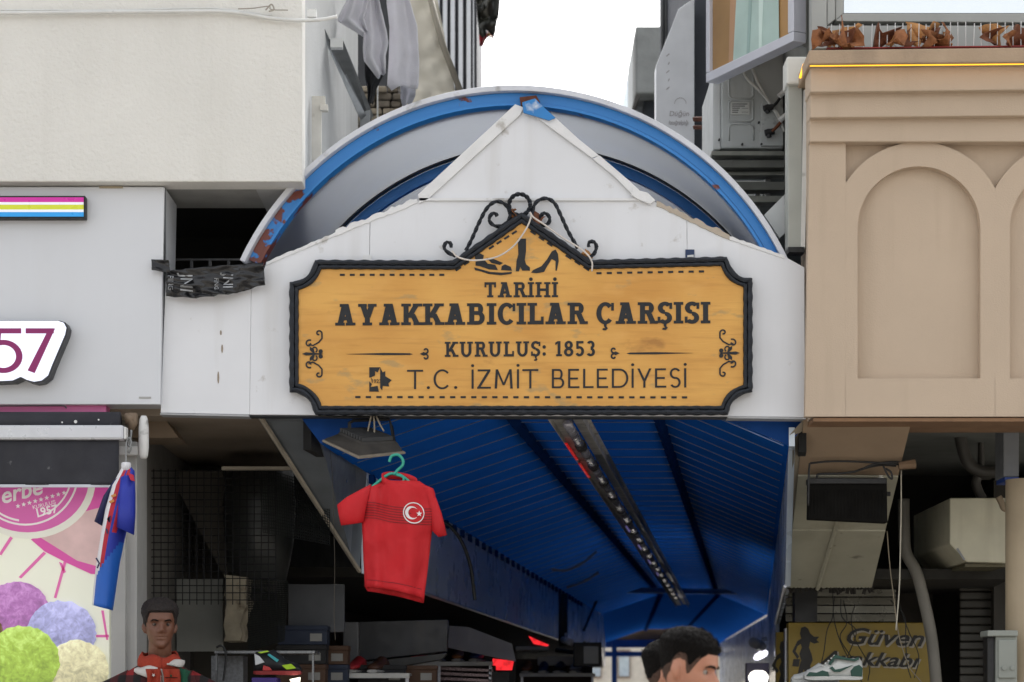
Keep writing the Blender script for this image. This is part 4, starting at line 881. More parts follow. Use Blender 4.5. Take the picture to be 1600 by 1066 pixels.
# poster light box
po = thing('ice_cream_poster', 'lit poster of ice cream scoops with pink roundel in the shop front', 'poster', P(80, 1130, .0))
mk('box', pbox(-300, 700, 171, 1200, .0, .12), M('poster_cream', 'd8d9c8', .35, emit=.12, var=.03, scale=2), po, bevel=.003)
def pst(pts, col, lv, em=.1, **k_): return mk('print', pprism(pts, -.001-.0012*lv, .0011), M('p_'+col, col, .35, emit=em, var=k_.get('var', .03), scale=k_.get('scale', 4), bump=k_.get('bump', 0), bscale=k_.get('bscale', 30)), po)
PK = 'c64b96'
pst([(-300, 702), (170, 702), (169, 898), (140, 888), (110, 870), (60, 835), (20, 820), (-300, 820)], PK, 1)
pst([(55, 838), (100, 822), (130, 800), (169, 790), (169, 893), (150, 888), (120, 876), (90, 860)], 'c5a7a4', 2, var=.12, scale=8)
pst([(48, 843), (60, 838), (95, 860), (120, 876), (169, 890), (169, 899), (142, 897), (105, 880), (70, 862)], PK, 3)
pst(disc2(45, 752, 104, 48, 90), 'd4d3c6', 4); pst(disc2(43, 748, 96, 48, 84), 'c45a9c', 5)
pst(ribbon2(arc2(40, 738, 82, 195, 345, 24), 3), 'd9d2cf', 6); pst(ribbon2(arc2(40, 740, 74, 200, 262, 16), 3), 'd9d2cf', 6); pst(ribbon2(arc2(40, 738, 72, 285, 345, 16), 2.5), 'd9d2cf', 6)
for p in ([(16, 838), (-2, 866), (2, 868), (20, 841)], [(68, 862), (29, 902), (33, 904), (72, 865)], [(100, 876), (84, 934), (88, 935), (104, 878)], [(92, 878), (99, 896), (103, 894), (97, 880)], [(158, 954), (166, 1000), (169, 1000), (162, 954)], [(150, 992), (170, 992), (170, 996), (150, 996)]): pst(p, 'cf62a0', 2)
def ptx(t_, h_, x_, y_, rot, col='dcd9d6', sh=0, off=0.0):
    v, f = place_text(t_, h_, x_, y_, -.0105, rot=rot, shear=sh, offset=off); mk('lettering', (v, f), M('p_'+col, col, .35, emit=.1), po)
ptx('erbe', 26, 32, 769, 14, sh=.25, off=.002); ptx('KURULUŞ', 6, 69, 789, 14); ptx('1957', 13, 72, 799, 12, off=.001)
def star2(cx, cy, r, ri=.42, n=5, a0=90): return [(cx+(r if i % 2 == 0 else r*ri)*math.cos(R(a0+i*180/n)), cy-(r if i % 2 == 0 else r*ri)*math.sin(R(a0+i*180/n))) for i in range(2*n)]
for i in range(9): pst(star2(28+i*9, 791-i*2.6, 4), 'dcd9d6', 8)
def scoop_mat(col):
    m, n, l, b = node_mat('scoop_'+col); g_ = n.new('ShaderNodeNewGeometry'); tc = n.new('ShaderNodeTexCoord'); sp = n.new('ShaderNodeSeparateXYZ'); l.new(tc.outputs['Generated'], sp.inputs[0])
    def nz(sc, d_, dist):
        t = n.new('ShaderNodeTexNoise'); t.inputs['Scale'].default_value = sc; t.inputs['Detail'].default_value = d_; t.inputs['Distortion'].default_value = dist; l.new(g_.outputs['Position'], t.inputs[0]); return t.outputs[0]
    c = lin(col); rp = n.new('ShaderNodeValToRGB'); e = rp.color_ramp.elements; e[0].position = .3; e[0].color = (*[q_*.6 for q_ in c], 1); e[1].position = .72; e[1].color = (*[min(1, q_*1.3+.12) for q_ in c], 1); em = rp.color_ramp.elements.new(.5); em.color = (*c, 1)
    def ma(op, a, b_):
        q_ = n.new('ShaderNodeMath'); q_.operation = op
        for i, x in enumerate((a, b_)):
            if isinstance(x, float): q_.inputs[i].default_value = x
            else: l.new(x, q_.inputs[i])
        return q_.outputs[0]
    f_ = ma('ADD', ma('MULTIPLY', nz(30, 9, 1.5), .5), ma('ADD', ma('MULTIPLY', nz(11, 5, 1.6), .55), ma('MULTIPLY', sp.outputs[2], .3)))
    l.new(ma('SUBTRACT', f_, .2), rp.inputs[0]); l.new(rp.outputs[0], b.inputs['Base Color']); l.new(rp.outputs[0], b.inputs['Emission Color']); b.inputs['Emission Strength'].default_value = .1; b.inputs['Roughness'].default_value = .4
    return m
def scoop(cx, cy, r, col, lv, sd):
    rd = random.Random(sd); mk('scoop_print', pprism([(cx+r*(1+.025*rd.uniform(-1, 1))*math.cos(a_*.105), cy-r*.95*(1+.03*rd.uniform(-1, 1))*math.sin(a_*.105)) for a_ in range(60)], -.001-.0012*lv, .0011), scoop_mat(col), po)
scoop(27, 956, 50, 'ab6fae', 9, 1); scoop(96, 990, 54, 'a9aad8', 10, 2); scoop(120, 1048, 50, 'dcd5ab', 11, 3); scoop(35, 1033, 58, 'a9c850', 12, 4); scoop(-18, 985, 22, '6a4a2c', 11, 5)
tag(mk('pillar', merge(pbox(173, 690, 196, 1900, -.02, .14), pbox(196.3, 690, 214, 1900, .02, .3)), M('pale_post', 'a9a9a6', .5, var=.06, streak=.3), None, bevel=.004), 'pale grey post between the poster and the mannequin', 'pillar')

# ------------------------------------------------------------------ recess behind the mannequin
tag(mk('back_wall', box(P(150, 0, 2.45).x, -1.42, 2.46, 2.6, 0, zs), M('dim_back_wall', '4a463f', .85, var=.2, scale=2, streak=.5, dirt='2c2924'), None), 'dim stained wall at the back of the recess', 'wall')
tag(mk('side_partition', box(P(196, 0, .2).x-.1, P(196, 0, .2).x, .3, 2.45, 0, zs), M('partition', '6f6d68', .8), None), 'grey partition beside the poster inside the recess', 'wall')
st_ = thing('stair_flight', 'sloping underside of a staircase behind the wire grid', 'staircase', P(300, 1000, 2.0))
mk('stringer', pprism([(262, 735), (345, 735), (430, 900), (430, 925), (352, 905)], 2.0, .4), M('stair_grey', '5f5b54', .85, var=.15, streak=.4, dirt='35322d'), st_)
mk('stringer', pprism([(216, 735), (228, 735), (262, 790), (262, 838), (258, 838)], 2.1, .3), M('stair_beige', '6d6355', .85, var=.15), st_)
mk('post', pbox(262, 735, 277, 1010, 1.98, .1), M('stair_beige', '6d6355'), st_)
for i in range(6): mk('baluster', pbox(283+i*11, 800+i*18, 286+i*11, 905, 2.2, .03), M('baluster', '3c3a37'), st_)
WT = M('white_cabinet', '858680', .6, var=.08, streak=.4)
tag(mk('wall_panel', merge(pbox(214, 838, 273, 1010, 1.9, .05)), WT, None), 'white wall panel with small red notice behind the mannequin', 'panel')
tag(mk('wall_panel', merge(pbox(276, 905, 348, 1018, 1.85, .05)), WT, None), 'white wall panel beside the broken plaster edge', 'panel')
nt_ = thing('red_notice', 'small red notice with white print on the wall panel', 'sign', P(221, 911, 1.88))
mk('plate', pbox(211, 887, 229, 912, 1.86, .01), M('red_plate', 'a01820', .5), nt_); mk('lettering', place_text('der', 8, 220, 894, 1.858), M('notice_ink', 'c9b0b0'), nt_); mk('lettering', place_text('55', 5, 219, 904, 1.858), M('notice_ink', 'c9b0b0'), nt_)
random.seed(21)
L_ = [(352+random.uniform(-3, 3), y) for y in range(898, 1010, 8)]; R_ = [(384-6*(i > 5)+random.uniform(-3, 3), y) for i, y in enumerate(range(902, 1004, 9))]
tag(mk('broken_plaster', pprism(L_+R_[::-1], 1.6, .3), M('broken_plaster', 'a99f8a', .9, var=.25, scale=10, bump=.8, bscale=30, spots=.5, spotcol='5c4d3b'), None), 'cream plaster column end with ragged broken edge', 'column')
# duct-like drum in shadow
tag(mk('ventilation_drum', sweep([P(405, 735, 1.75), P(405, 790, 1.75), P(405, 850, 1.75), P(402, 905, 1.75)], [.2, .215, .2, .17], 28), M('dark_drum', '3d3f3e', .38, metal=.4, var=.2, streak=.4), None, smooth=True), 'dark round ventilation drum hanging under the soffit', 'duct')
wires = [sweep([P(x, 733, 1.0), P(x, 945, 1.0)], .0026, 4) for x in [218+11.2*i for i in range(20)]]+[sweep([P(212, y, 1.003), P(432, y, 1.003)], .0026, 4) for y in [736+11.2*i for i in range(19)]]
wg = tag(mk('wire_grid', merge(*wires), M('black_wire', '15161a', .5, metal=.3), None), 'black wire display grid hung across the recess', 'wire grid')
tag(mk('soffit_rail', pbox(346, 729, 455, 734, .95, .05), M('cream_trim', 'a39a8a'), None), 'cream rail from which the wire grid hangs', 'rail')
def netting(edge, Y, nx, ny, r, name, lab):
    st2 = []
    for i in range(nx+1): st2.append(sweep([P(*edge(i/nx, j/10), Y) for j in range(11)], r, 3))
    for j in range(ny+1): st2.append(sweep([P(*edge(i/10, j/ny), Y+.003) for i in range(11)], r, 3))
    o = tag(mk(name, merge(*st2), M('net_black', '161a18', .8), None), lab, 'net'); return o
netting(lambda u, v_: (405+110*u+6*v_*(1-u), 737+v_*(95-20*u)+38*u*u+10*math.sin(u*3)*v_), .9, 30, 20, .0022, 'draped_net', 'black net draped from the rail towards the entry panel')
netting(lambda u, v_: (388+62*u-6*v_*u, 905+v_*(112-20*u)+4*u), 1.4, 26, 30, .003, 'hanging_net', 'dark green net hanging beside the broken plaster column')
# boxes and boards farther in
random.seed(2)
def box_thing(nm, lab, cat, x0, y0, x1, y1, Y, dep, mat, bev=.004): return tag(mk(nm, pbox(x0, y0, x1, y1, Y, dep), mat, None, bevel=bev), lab, cat)
box_thing('hanging_board', 'blue grey board hung beyond the dark net', 'board', 450, 913, 538, 988, 2.1, .05, M('board_grey', '484b50', .5, var=.12, streak=.4))
DB = M('dark_fascia', '34363a', .4, metal=.2, var=.2, streak=.3)
sfb = thing('dark_shop_fascia', 'dark metal shop fascia with lower lip under the left panel band', 'fascia', P(610, 1050, 3.2))
mk('front', pprism([(530, 972), (700, 968), (698, 1018), (536, 1036)], 3.2, .2), DB, sfb, bevel=.004); mk('lip', pprism([(536, 1038), (698, 1021), (690, 1030), (560, 1052)], 3.16, .25), M('dark_lip2', '4a4a48', .5), sfb)
box_thing('metal_cabinet', 'grey metal cabinet face beside the dark shop fascia', 'cabinet', 536, 972, 560, 1038, 3.1, .08, M('cab_grey', '6d6f72', .4, metal=.3))
tag(mk('angled_board', pprism([(702, 978), (732, 980), (800, 1006), (806, 1034), (700, 1012)], 4.4, .06), M('violet_board', '5b5a66', .4, var=.1, streak=.3), None), 'slanting violet grey board under the left panel band', 'board')
sh_ = thing('red_lit_shutter', 'slatted shutter glinting red deep in the left shops', 'shutter', P(720, 1080, 5))
for i in range(8): mk('slat', pprism([(645, 1040+i*8), (770, 1046+i*8), (770, 1050+i*8), (645, 1045+i*8)], 5, .06), M('shutter_slat', '7a6a6c', .25, metal=.6), sh_)
for x in (655, 686): mk('post', pbox(x-2, 1036, x+2, 1200, 4.95, .05), ALU, sh_)
mk('back', pbox(640, 1040, 775, 1300, 5.1, .05), M('shutter_dark', '241416', .7), sh_)
RL = M('lit_red_cloth', 'e0242a', .5, emit=.5, var=.5, scale=20)
tag(mk('red_lamp', pprism([(770, 1029), (803, 1033), (800, 1047), (768, 1047)], 5.2, .08), RL, None), 'glowing red panel above the slatted shutter', 'light sign')
tag(mk('red_glow_strip', pprism([(826, 994), (858, 1008), (854, 1010), (834, 1006)], 9, .05), RL, None), 'small glowing red strip under the end of the left band', 'light sign')
box_thing('dark_case', 'black case below the glowing red panel', 'box', 768, 1049, 796, 1200, 5.0, .4, BLACK_PL)
box_thing('pale_fascia', 'pale thin fascia of a shop farther along the left', 'fascia', 806, 1010, 858, 1016, 8, .3, M('dim_white', '9a9a98'))
box_thing('brown_front', 'brown shop front below the pale thin fascia', 'shop front', 806, 1030, 926, 1300, 8.2, .3, M('brown_front', '3b2f29', .7, var=.2))
box_thing('white_soffit_box', 'off white boxed soffit beside the far floodlight', 'soffit', 840, 1026, 905, 1040, 8.1, .1, M('dim_white', '9a9a98'))
def floodlight(nm, lab, x0, y0, x1, y1, Y, tilt=0.0):
    t = thing(nm, lab, 'floodlight', P((x0+x1)/2, y1, Y))
    mk('housing', pbox(x0, y0, x1, y1, Y, .09), BLACK_PL, t, bevel=.008)
    return t
fl2 = floodlight('far_floodlight', 'black floodlight with grey glass at the end of the left band', 896, 1004, 940, 1042, 7.6)
mk('glass', pbox(912, 1010, 935, 1037, 7.585, .012), M('dim_glass', '6f7476', .2), fl2); mk('arm', sweep([P(896, 1020, 7.7), P(870, 1016, 7.9)], .02, 6), BLACK_PL, fl2)
scm = thing('security_camera', 'small white bullet camera under the end of the left band', 'camera', P(888, 1008, 8)); mk('barrel', sweep([P(880, 1000, 8), P(893, 1004, 7.8)], .03, 12), WHITE_PL, scm, smooth=True); mk('bracket', sweep([P(884, 990, 8.1), P(884, 1001, 8.05)], .012, 6), WHITE_PL, scm)
for i, x in enumerate((878, 884)): tag(mk('drop_pipe', sweep([P(x, 928, 11), P(x, 1010, 11)], .035 if i == 0 else .02, 8), M('pipe_dark', '2c2f33', .5), None, smooth=True), ('thick' if i == 0 else 'thin')+' dark pipe down the end of the left band', 'pipe')
# shelf and shoes at the left
sh2 = thing('display_shelf', 'thin chrome display shelf in front of the recess', 'shelf', P(415, 1120, .9))
mk('shelf_edge', pbox(335, 1017, 492, 1021, .8, .3), M('chrome', '77797b', .25, metal=.7), sh2)
mk('tray', pbox(330, 1025, 380, 1066, 1.0, .2), M('perforated', '77797c', .4, metal=.4, var=.3, scale=60), sh2)
for x in (338, 489): mk('upright', pbox(x-1.5, 1021.5, x+1.5, 1900, .84, .03), M('chrome', '77797b'), sh2)
mk('hook', ptube([(338, 1012), (345, 1009), (351, 1014), (353, 1030), (349, 1064)], .75, .006), BLACK_PL, sh2)
def shoe(name, lab, x0, x1, yb, yt, Y, cols, flip=False, parts=True, stripes=None):
    L = x1-x0; H = yb-yt
    prof = [(0, .10, .30, .30), (.06, .07, .45, .38), (.18, .05, .50, .46), (.32, .06, .60, .48), (.48, .06, .82, .44), (.58, .07, .96, .40), (.70, .07, .86, .38), (.84, .06, .86, .38), (.95, .07, .88, .33), (1.0, .10, .72, .22)]
    def X(u): return x0+L*u if not flip else x1-L*u
    t = thing(name, lab, 'shoe', P((x0+x1)/2, yb, Y+.045)); k_ = .1
    rings, sol = [], []
    for u, b0, h, wv in prof:
        c = P(X(u), yb, Y); s_ = S(Y); rr, r2 = [], []
        for i in range(14):
            a = 2*math.pi*i/14; yy = math.cos(a)*wv*.11*(1 if math.sin(a) < .2 else .75); zz = (.16+max(-.0, (math.sin(a)+1)/2)*(h-.16))*H/s_
            rr.append(Vector((c.x, Y+.045+yy, c.z+zz)))
        for i in range(14):
            a = 2*math.pi*i/14; r2.append(Vector((c.x, Y+.045+math.cos(a)*wv*.118, c.z+(.01+(b0 if math.sin(a) < 0 else .2))*H/s_*(1))))
        rings.append(rr); sol.append(r2)
    mk('upper', loft(rings, True, True), cols[0], t, smooth=True); mk('sole', loft(sol, True, True), cols[1], t, bevel=.002)
    return t, X, (lambda u, h: (X(u), yb-H*h))
WL = M('white_leather', 'd3d5d2', .4, var=.04); GL = M('green_leather', '14463a', .4, var=.1)
t, X, q = shoe('sneaker', 'green and white leather sneaker shown on the right shelf', 1258, 1349, 1066, 1022, .6, (WL, WL))
def patch(t, pts, mat, q, Y): mk('overlay', prism([P(*q(u, h), Y) for u, h in pts], (0, .02, 0)), mat, t, bevel=.002)
patch(t, [(.02, .22), (.2, .2), (.42, .2), (.40, .36), (.30, .42), (.2, .34), (.08, .36)], GL, q, .59)
patch(t, [(.80, .2), (.98, .2), (.99, .5), (.93, .62), (.84, .55), (.78, .4)], GL, q, .60)
patch(t, [(.44, .60), (.52, .84), (.66, .80), (.86, .74), (.93, .80), (.92, .9), (.84, .82), (.68, .88), (.52, .98), (.40, .64)], GL, q, .595)
patch(t, [(.42, .50), (.50, .36), (.60, .36), (.84, .62), (.62, .48), (.52, .44), (.47, .56)], GL, q, .585)
mk('laces', merge(*[sweep([P(*q(.30+i*.05, .58+i*.09), .61), P(*q(.36+i*.05, .56+i*.09), .68)], .005, 6) for i in range(5)]), WL, t)
t2, X2, q2 = shoe('sneaker', 'plain white sneaker half hidden behind the green one', 1238, 1312, 1070, 1034, .72, (WL, WL))
rs = thing('display_rack', 'low chrome rack carrying the two sneakers', 'shelf', P(1295, 1150, .7)); mk('shelf_edge', pbox(1225, 1071, 1360, 1075, .55, .4), M('chrome', 'a6a8aa'), rs)
for x in (1228, 1356): mk('upright', pbox(x-2, 1075.3, x+2, 1900, .6, .03), ALU, rs)
BLK = M('black_mesh', '1c1e22', .6); t3, X3, q3 = shoe('football_boot', 'black football boot with neon lime and red patches on the shelf', 395, 470, 1058, 1012, .7, (BLK, M('neon_sole', '9a3a3a', .4)), flip=True)
for pts, c_ in (([(.1, .3), (.3, .25), (.4, .4), (.2, .45)], 'a8d020'), ([(.5, .5), (.7, .75), (.66, .8), (.46, .58)], '3ba9b0'), ([(.76, .5), (.95, .4), (.97, .8), (.86, .7)], 'c9cdd0'), ([(.6, .22), (.8, .22), (.78, .4), (.66, .34)], 'c03a3a'), ([(.84, .8), (.9, .84), (.7, .9), (.66, .86)], 'b8e03a')): patch(t3, pts, M('neon_'+c_, c_, .5), q3, .69)
tag(mk('violet_shoe_box', pbox(393, 1059, 432, 1120, .68, .2), M('violet_card', '3f2a78', .6), None, bevel=.003), 'violet box under the football boot', 'box')
tag(mk('small_spotlight', sweep([P(461, 1060, .7), P(463, 1070, .7)], [.03, .02], 12), M('lit_spot', 'fff4dd', .4, emit=.8), None, smooth=True), 'small bright spotlight beside the violet box', 'lamp')
tag(mk('hanging_wire', ptube([(514, 690), (519, 740), (521, 800), (523, 880), (522, 960), (524, 1000)], .55, .0013), M('wire_dull', '575046'), None), 'thin beige wire hanging beside the red shirt', 'wire')

# ------------------------------------------------------------------ floodlight under the sign and red shirt
fl = thing('floodlight', 'dusty black floodlight slung below the market sign', 'floodlight', P(565, 714, .0))
DUST = M('dusty_black', '2a2723', .6, metal=.2, var=.4, scale=14, spots=.4, spotcol='6a6052')
mk('rim', prism([P(503, 687, -.08), P(560, 714, -.2), P(634, 706, -.06), P(582, 682, .06)], (0, 0, -.012)), M('dusty_rim', '6f675b', .7, var=.25, scale=20), fl, bevel=.003)
mk('housing', loft([[P(505, 686, -.08), P(560, 712, -.19), P(630, 705, -.06), P(582, 682, .05)], [P(527, 678, -.04), P(566, 695, -.13), P(622, 692, -.04), P(580, 676, .04)], [P(530, 675, -.04), P(567, 691, -.12), P(618, 689, -.04), P(580, 674, .03)]], True, True), DUST, fl, bevel=.004)
for i in range(9): mk('fin', prism([P(531+i*4.2, 675+i*1.8, -.04-i*.009), P(534+i*4.2, 676+i*1.8, -.045-i*.009), P(582+i*4, 675+i*1.6, .03-i*.008), P(579+i*4, 674+i*1.6, .03-i*.008)], (0, 0, .02)), BLACK_PL, fl)
mk('bracket', merge(sweep([P(549, 700, -.03), P(546, 680, -.03), P(546, 661, -.03), P(553, 657, -.03), P(608, 655, .03), P(612, 668, .03), P(616, 692, .03)], .009, 4)), BLACK_PL, fl)
for x in (553,): mk('bolt', sweep([P(x, 695, -.06), P(x, 695, -.02)], .012, 8), STEEL, fl)
for i, pts in enumerate(([(580, 650), (576, 668), (572, 690)], [(584, 650), (585, 670), (583, 693)], [(588, 650), (594, 664), (600, 674)])): mk('wire', ptube(pts, -.02, .0045), M('wire_beige', '8e8576'), fl, smooth=True)
hk = tag(mk('wire_hook', ptube([(497, 650), (540, 652), (600, 651)], -.0, .005), BLACK_PL, None), 'black wire along the underside of the market sign', 'wire')
SY = -.2
rs_ = thing('red_shirt', 'red football shirt with crescent and star badge hanging below the sign', 'shirt', P(620, 942, SY))
RED = M('red_jersey', 'bd0d1a', .7, var=.06, scale=4, bump=.55, bscale=16)
def ipl(tab, y):
    for a_, b_ in zip(tab, tab[1:]):
        if y <= b_[0]:
            t = max(0, (y-a_[0])/(b_[0]-a_[0])); return [a_[i]+(b_[i]-a_[i])*t for i in range(1, len(a_))]
    return list(tab[-1][1:])
TT = [(748, 598, 650, .020), (756, 588, 660, .03), (764, 570, 678, .03), (785, 566, 682, .036), (812, 565, 677, .038), (840, 567, 673, .038), (880, 568, 668, .04), (932, 570, 661, .05)]
def tor(u, y, sgn):                                   # u -1..1 across, front sgn=-1
    xl, xr, d = ipl(TT, y); cx, hw = (xl+xr)/2, (xr-xl)/2
    dy = (y-748)/190; yy = y+(8*u*dy*dy if y > 850 else 0)+(5*dy*max(0, u) if y <= 850 else 5*dy*max(0, u))
    x = cx+hw*u; dp = d*(max(0, 1-u*u)**.5)
    f_ = .026*dy*math.sin(3.2*x*.045+.6*math.sin(y*.02)+1)+.010*dy*math.sin(x*.13+y*.012)+.016*mnoise.noise(Vector((x*.035+y*.014, y*.02-x*.02, 2.2)))+.008*abs(mnoise.noise(Vector((x*.07-y*.03, y*.03+x*.03, 5.2))))+.006*math.sin((x+y*.7)*.09)*math.exp(-((y-830)/40)**2)
    f_ += .024*math.exp(-((x-595-(y-760)*.03)/7)**2)-.014*math.exp(-((x-610-(y-760)*.05)/9)**2)+.014*math.exp(-((x-655+(y-900)*.3)/5)**2)*max(0, min(1, (y-850)/40))*min(1, (y-745)/40) if sgn < 0 else 0
    p = P(x, yy, SY); p.y += sgn*dp+f_; return p
rings = []; NU = 26
for j in range(31):
    y = 752+(923-752)*j/30
    rings.append([tor(-1+2*i/NU, y, -1) for i in range(NU)]+[tor(1-2*i/NU, y+7*max(0, (j-22)/8)**2, 1) for i in range(NU)])
mk('body', loft(rings, True), RED, rs_, smooth=True, solid=.003)
def sleeve(prs, dps):
    rg = []
    for (a, b), d in zip(prs, dps):
        A, B = P(*a, SY), P(*b, SY); c = (A+B)/2; h = (A-B)/2
        rg.append([c+h*math.cos(2*math.pi*i/20)+Vector((0, d*math.sin(2*math.pi*i/20), 0)) for i in range(20)])
    return loft(rg, True)
mk('sleeve', sleeve([((580, 757), (568, 816)), ((562, 766), (556, 818)), ((542, 777), (543, 820)), ((527, 789), (533, 821))], [.022, .026, .028, .032]), RED, rs_, smooth=True, solid=.003)
mk('sleeve', sleeve([((668, 765), (675, 829)), ((681, 778), (679, 833)), ((690, 803), (684, 838)), ((698, 836), (685, 839))], [.022, .026, .028, .03]), RED, rs_, smooth=True, solid=.003)
mk('collar', loft([[P(624+27*math.cos(a), 750+y_+5*math.sin(a)*0-(7 if math.sin(a) > 0 else 0)*abs(math.sin(a))+(9 if math.sin(a) < 0 else 0)*abs(math.sin(a))+4*math.cos(a), SY+.03*math.sin(a)) for a in [2*math.pi*i/28 for i in range(28)]] for y_ in (-5, 1, 7)], True), RED, rs_, smooth=True, solid=.006)
HMR = [on_ for on_ in range(572, 660, 3)]
SD = M('dark_pinstripe', '7a0c15', .7)
def on_shirt(x, y, lift=.004):
    xl, xr, d = ipl(TT, y); u = max(-.98, min(.98, (2*x-xl-xr)/(xr-xl))); p = tor(u, y, -1); p.y -= lift; return p
st3 = []
for i in range(7):
    row = [(x, 788+i*4+4*math.sin((x-566)/40)-4+4/(1+math.exp(-(x-600)/5))+max(0, x-600)*.06) for x in range(570, 678, 3)]
    up = [on_shirt(x, y) for x, y in row]; lo = [on_shirt(x, y+1.3) for x, y in row]; n = len(row)
    st3.append((up+lo, [(k_, k_+1, n+k_+1, n+k_) for k_ in range(n-1)]))
mk('pinstripe', merge(*st3), SD, rs_)
up = [on_shirt(x, 911, .003) for x in HMR]; lo = [on_shirt(x, 912.2, .003) for x in HMR]; n = len(HMR)
mk('hem_seam', (up+lo, [(k_, k_+1, n+k_+1, n+k_) for k_ in range(n-1)]), M('seam_red', '80101a', .8), rs_)
def on_poly(pts, lift):
    return [on_shirt(x, y, lift) for x, y in pts]
bx, by = 647, 802
def ring_faces(o_, i_):
    n = len(o_); return o_+i_, [(k_, (k_+1) % n, n+(k_+1) % n, n+k_) for k_ in range(n)]
BW = M('white_print', 'd9d6d6', .6)
mk('badge', (on_poly(disc2(bx, by, 16.2, 32), .0048)+[on_shirt(bx, by, .0048)], [(i, (i+1) % 32, 32) for i in range(32)]), RED, rs_)
mk('badge_ring', ring_faces(on_poly(disc2(bx, by, 16.5, 32), .0062), on_poly(disc2(bx, by, 14.9, 32), .0062)), BW, rs_)
co, ci = arc2(bx-3, by, 10.2, 38, 322, 20), arc2(bx-.4, by, 8, 48, 312, 20)
mk('crescent', ([*on_poly(co, .0085), *on_poly(ci, .0085)], [(i, i+1, 21+i+1, 21+i) for i in range(20)]), BW, rs_)
mk('star', (on_poly(star2(bx+8.5, by+1, 4.8, .42), .016)+[on_shirt(bx+8.5, by+1, .016)], [(i, (i+1) % 10, 10) for i in range(10)]), BW, rs_)
hg = thing('clothes_hanger', 'turquoise plastic hanger holding the red shirt', 'hanger', P(622, 757, SY))
TQ = M('turquoise_plastic', '2c9c88', .35, var=.05)
mk('hook', ptube([(608, 722), (612, 713), (622, 711), (629, 718), (629, 727), (621, 735), (616, 742)], SY, .0075, 8), TQ, hg, smooth=True)
mk('shoulder_bar', ptube([(580, 762), (606, 742), (618, 741), (628, 744), (646, 758), (672, 776)], SY+.004, .0075, 8), TQ, hg, smooth=True)
mk('lower_loop', ptube([(619, 742), (630, 746), (629, 754), (622, 757)], SY-.012, .006, 8), TQ, hg, smooth=True)

# ------------------------------------------------------------------ club kit by the poster
JY = -.3
jk = thing('striped_jersey', 'blue red and white football kit hanging edge on beside the poster', 'shirt', P(176, 955, JY))
JB, JR, JW = M('royal_blue', '1c2f9c', .55, var=.08, bump=.15, bscale=200), M('jersey_red', 'a8162e', .6), M('jersey_white', 'd6d6da', .6)
JC = M('bright_blue', '1b5cb8', .5, var=.08)
JT = [(728, 192, 203, .01), (736, 188, 210, .03), (760, 176, 209, .08), (800, 165, 203, .1), (840, 158, 193, .1), (880, 152, 185, .095), (920, 148, 180, .09), (950, 146, 176, .09)]
rings, NJ = [], 32
for j in range(37):
    y = 730+220*j/36; xl, xr, d = ipl(JT, y); cx, hw = (xl+xr)/2, (xr-xl)/2; rr = []
    for i in range(NJ):
        a = 2*math.pi*i/NJ; f_ = 1+.06*math.sin(3*a+j*.15)*(j/36)
        p = P(cx+hw*math.cos(a)*f_, y+4*math.cos(a)*(j/36), JY); p.y -= d*math.sin(a)*f_; rr.append(p)
    rings.append(rr)
v, f = loft(rings, True); mi = []
for j in range(36):
    for i in range(NJ):
        u = math.cos(2*math.pi*(i+.5)/NJ); fr_ = math.sin(2*math.pi*(i+.5)/NJ) > 0; k_ = j/36
        if k_ > .5+.16*(1-u): mi.append(3 if (u > -.75 or not fr_) else 2)
        elif u < -.35: mi.append(2)
        elif u < -.05: mi.append(1)
        elif u < .18: mi.append(0)
        elif u < .5 and k_ < .45: mi.append(1)
        else: mi.append(0)
mk('body', (v, f), [JB, JR, JW, JC], jk, smooth=True, midx=mi, solid=.003)
def sl(prs, dps, Yc, mat):
    rg = []
    for (a, b), d in zip(prs, dps):
        A, B = P(*a, Yc), P(*b, Yc); c = (A+B)/2; h = (A-B)/2
        rg.append([c+h*math.cos(2*math.pi*i/18)+Vector((0, d*math.sin(2*math.pi*i/18), 0)) for i in range(18)])
    return mk('sleeve', loft(rg, True), mat, jk, smooth=True, solid=.003)
sl([((189, 746), (210, 742)), ((186, 775), (211, 772)), ((184, 805), (211, 802)), ((183, 824), (209, 836))], [.03, .05, .055, .055], JY-.07, JB)
sl([((178, 752), (186, 746)), ((162, 776), (174, 770)), ((148, 815), (160, 822))], [.02, .03, .035], JY-.02, M('navy_sleeve', '151b4a', .6))
mk('sleeve_stripe', prism([P(199, 738, JY-.1), P(208, 742, JY-.1), P(210, 752, JY-.13), P(204, 750, JY-.13)], (0, .02, 0)), JR, jk)
mk('collar', loft([[P(197+7*math.cos(a), y_+2*math.sin(a), JY+.03*math.sin(a)) for a in [2*math.pi*i/18 for i in range(18)]] for y_ in (724, 730, 737)], True), JW, jk, smooth=True, solid=.004)
mk('print', merge(*[polys([ribbon2([(174-i*3, 776+i*9), (181-i*3, 773+i*9)], 4)], JY-.1, .004) for i in range(2)]), M('gold_ink', 'b97a3c', .5), jk)
mk('print', polys([ribbon2([(168, 812), (172, 806), (170, 816)], 2.5), ribbon2([(150, 872), (155, 880), (152, 888)], 2.5), ribbon2([(166, 826), (168, 834)], 2.5)], JY-.11, .004), M('ink_navy', '22244a'), jk)
h2 = thing('wire_hanger', 'thin steel hanger carrying the club kit from the crank hook', 'hanger', P(197, 730, JY)); mk('hook', ptube([(200, 706), (204, 698), (205, 690), (202, 684), (198, 690), (197, 702), (197, 716), (197, 728)], JY+.1, .004), STEEL, h2, smooth=True)

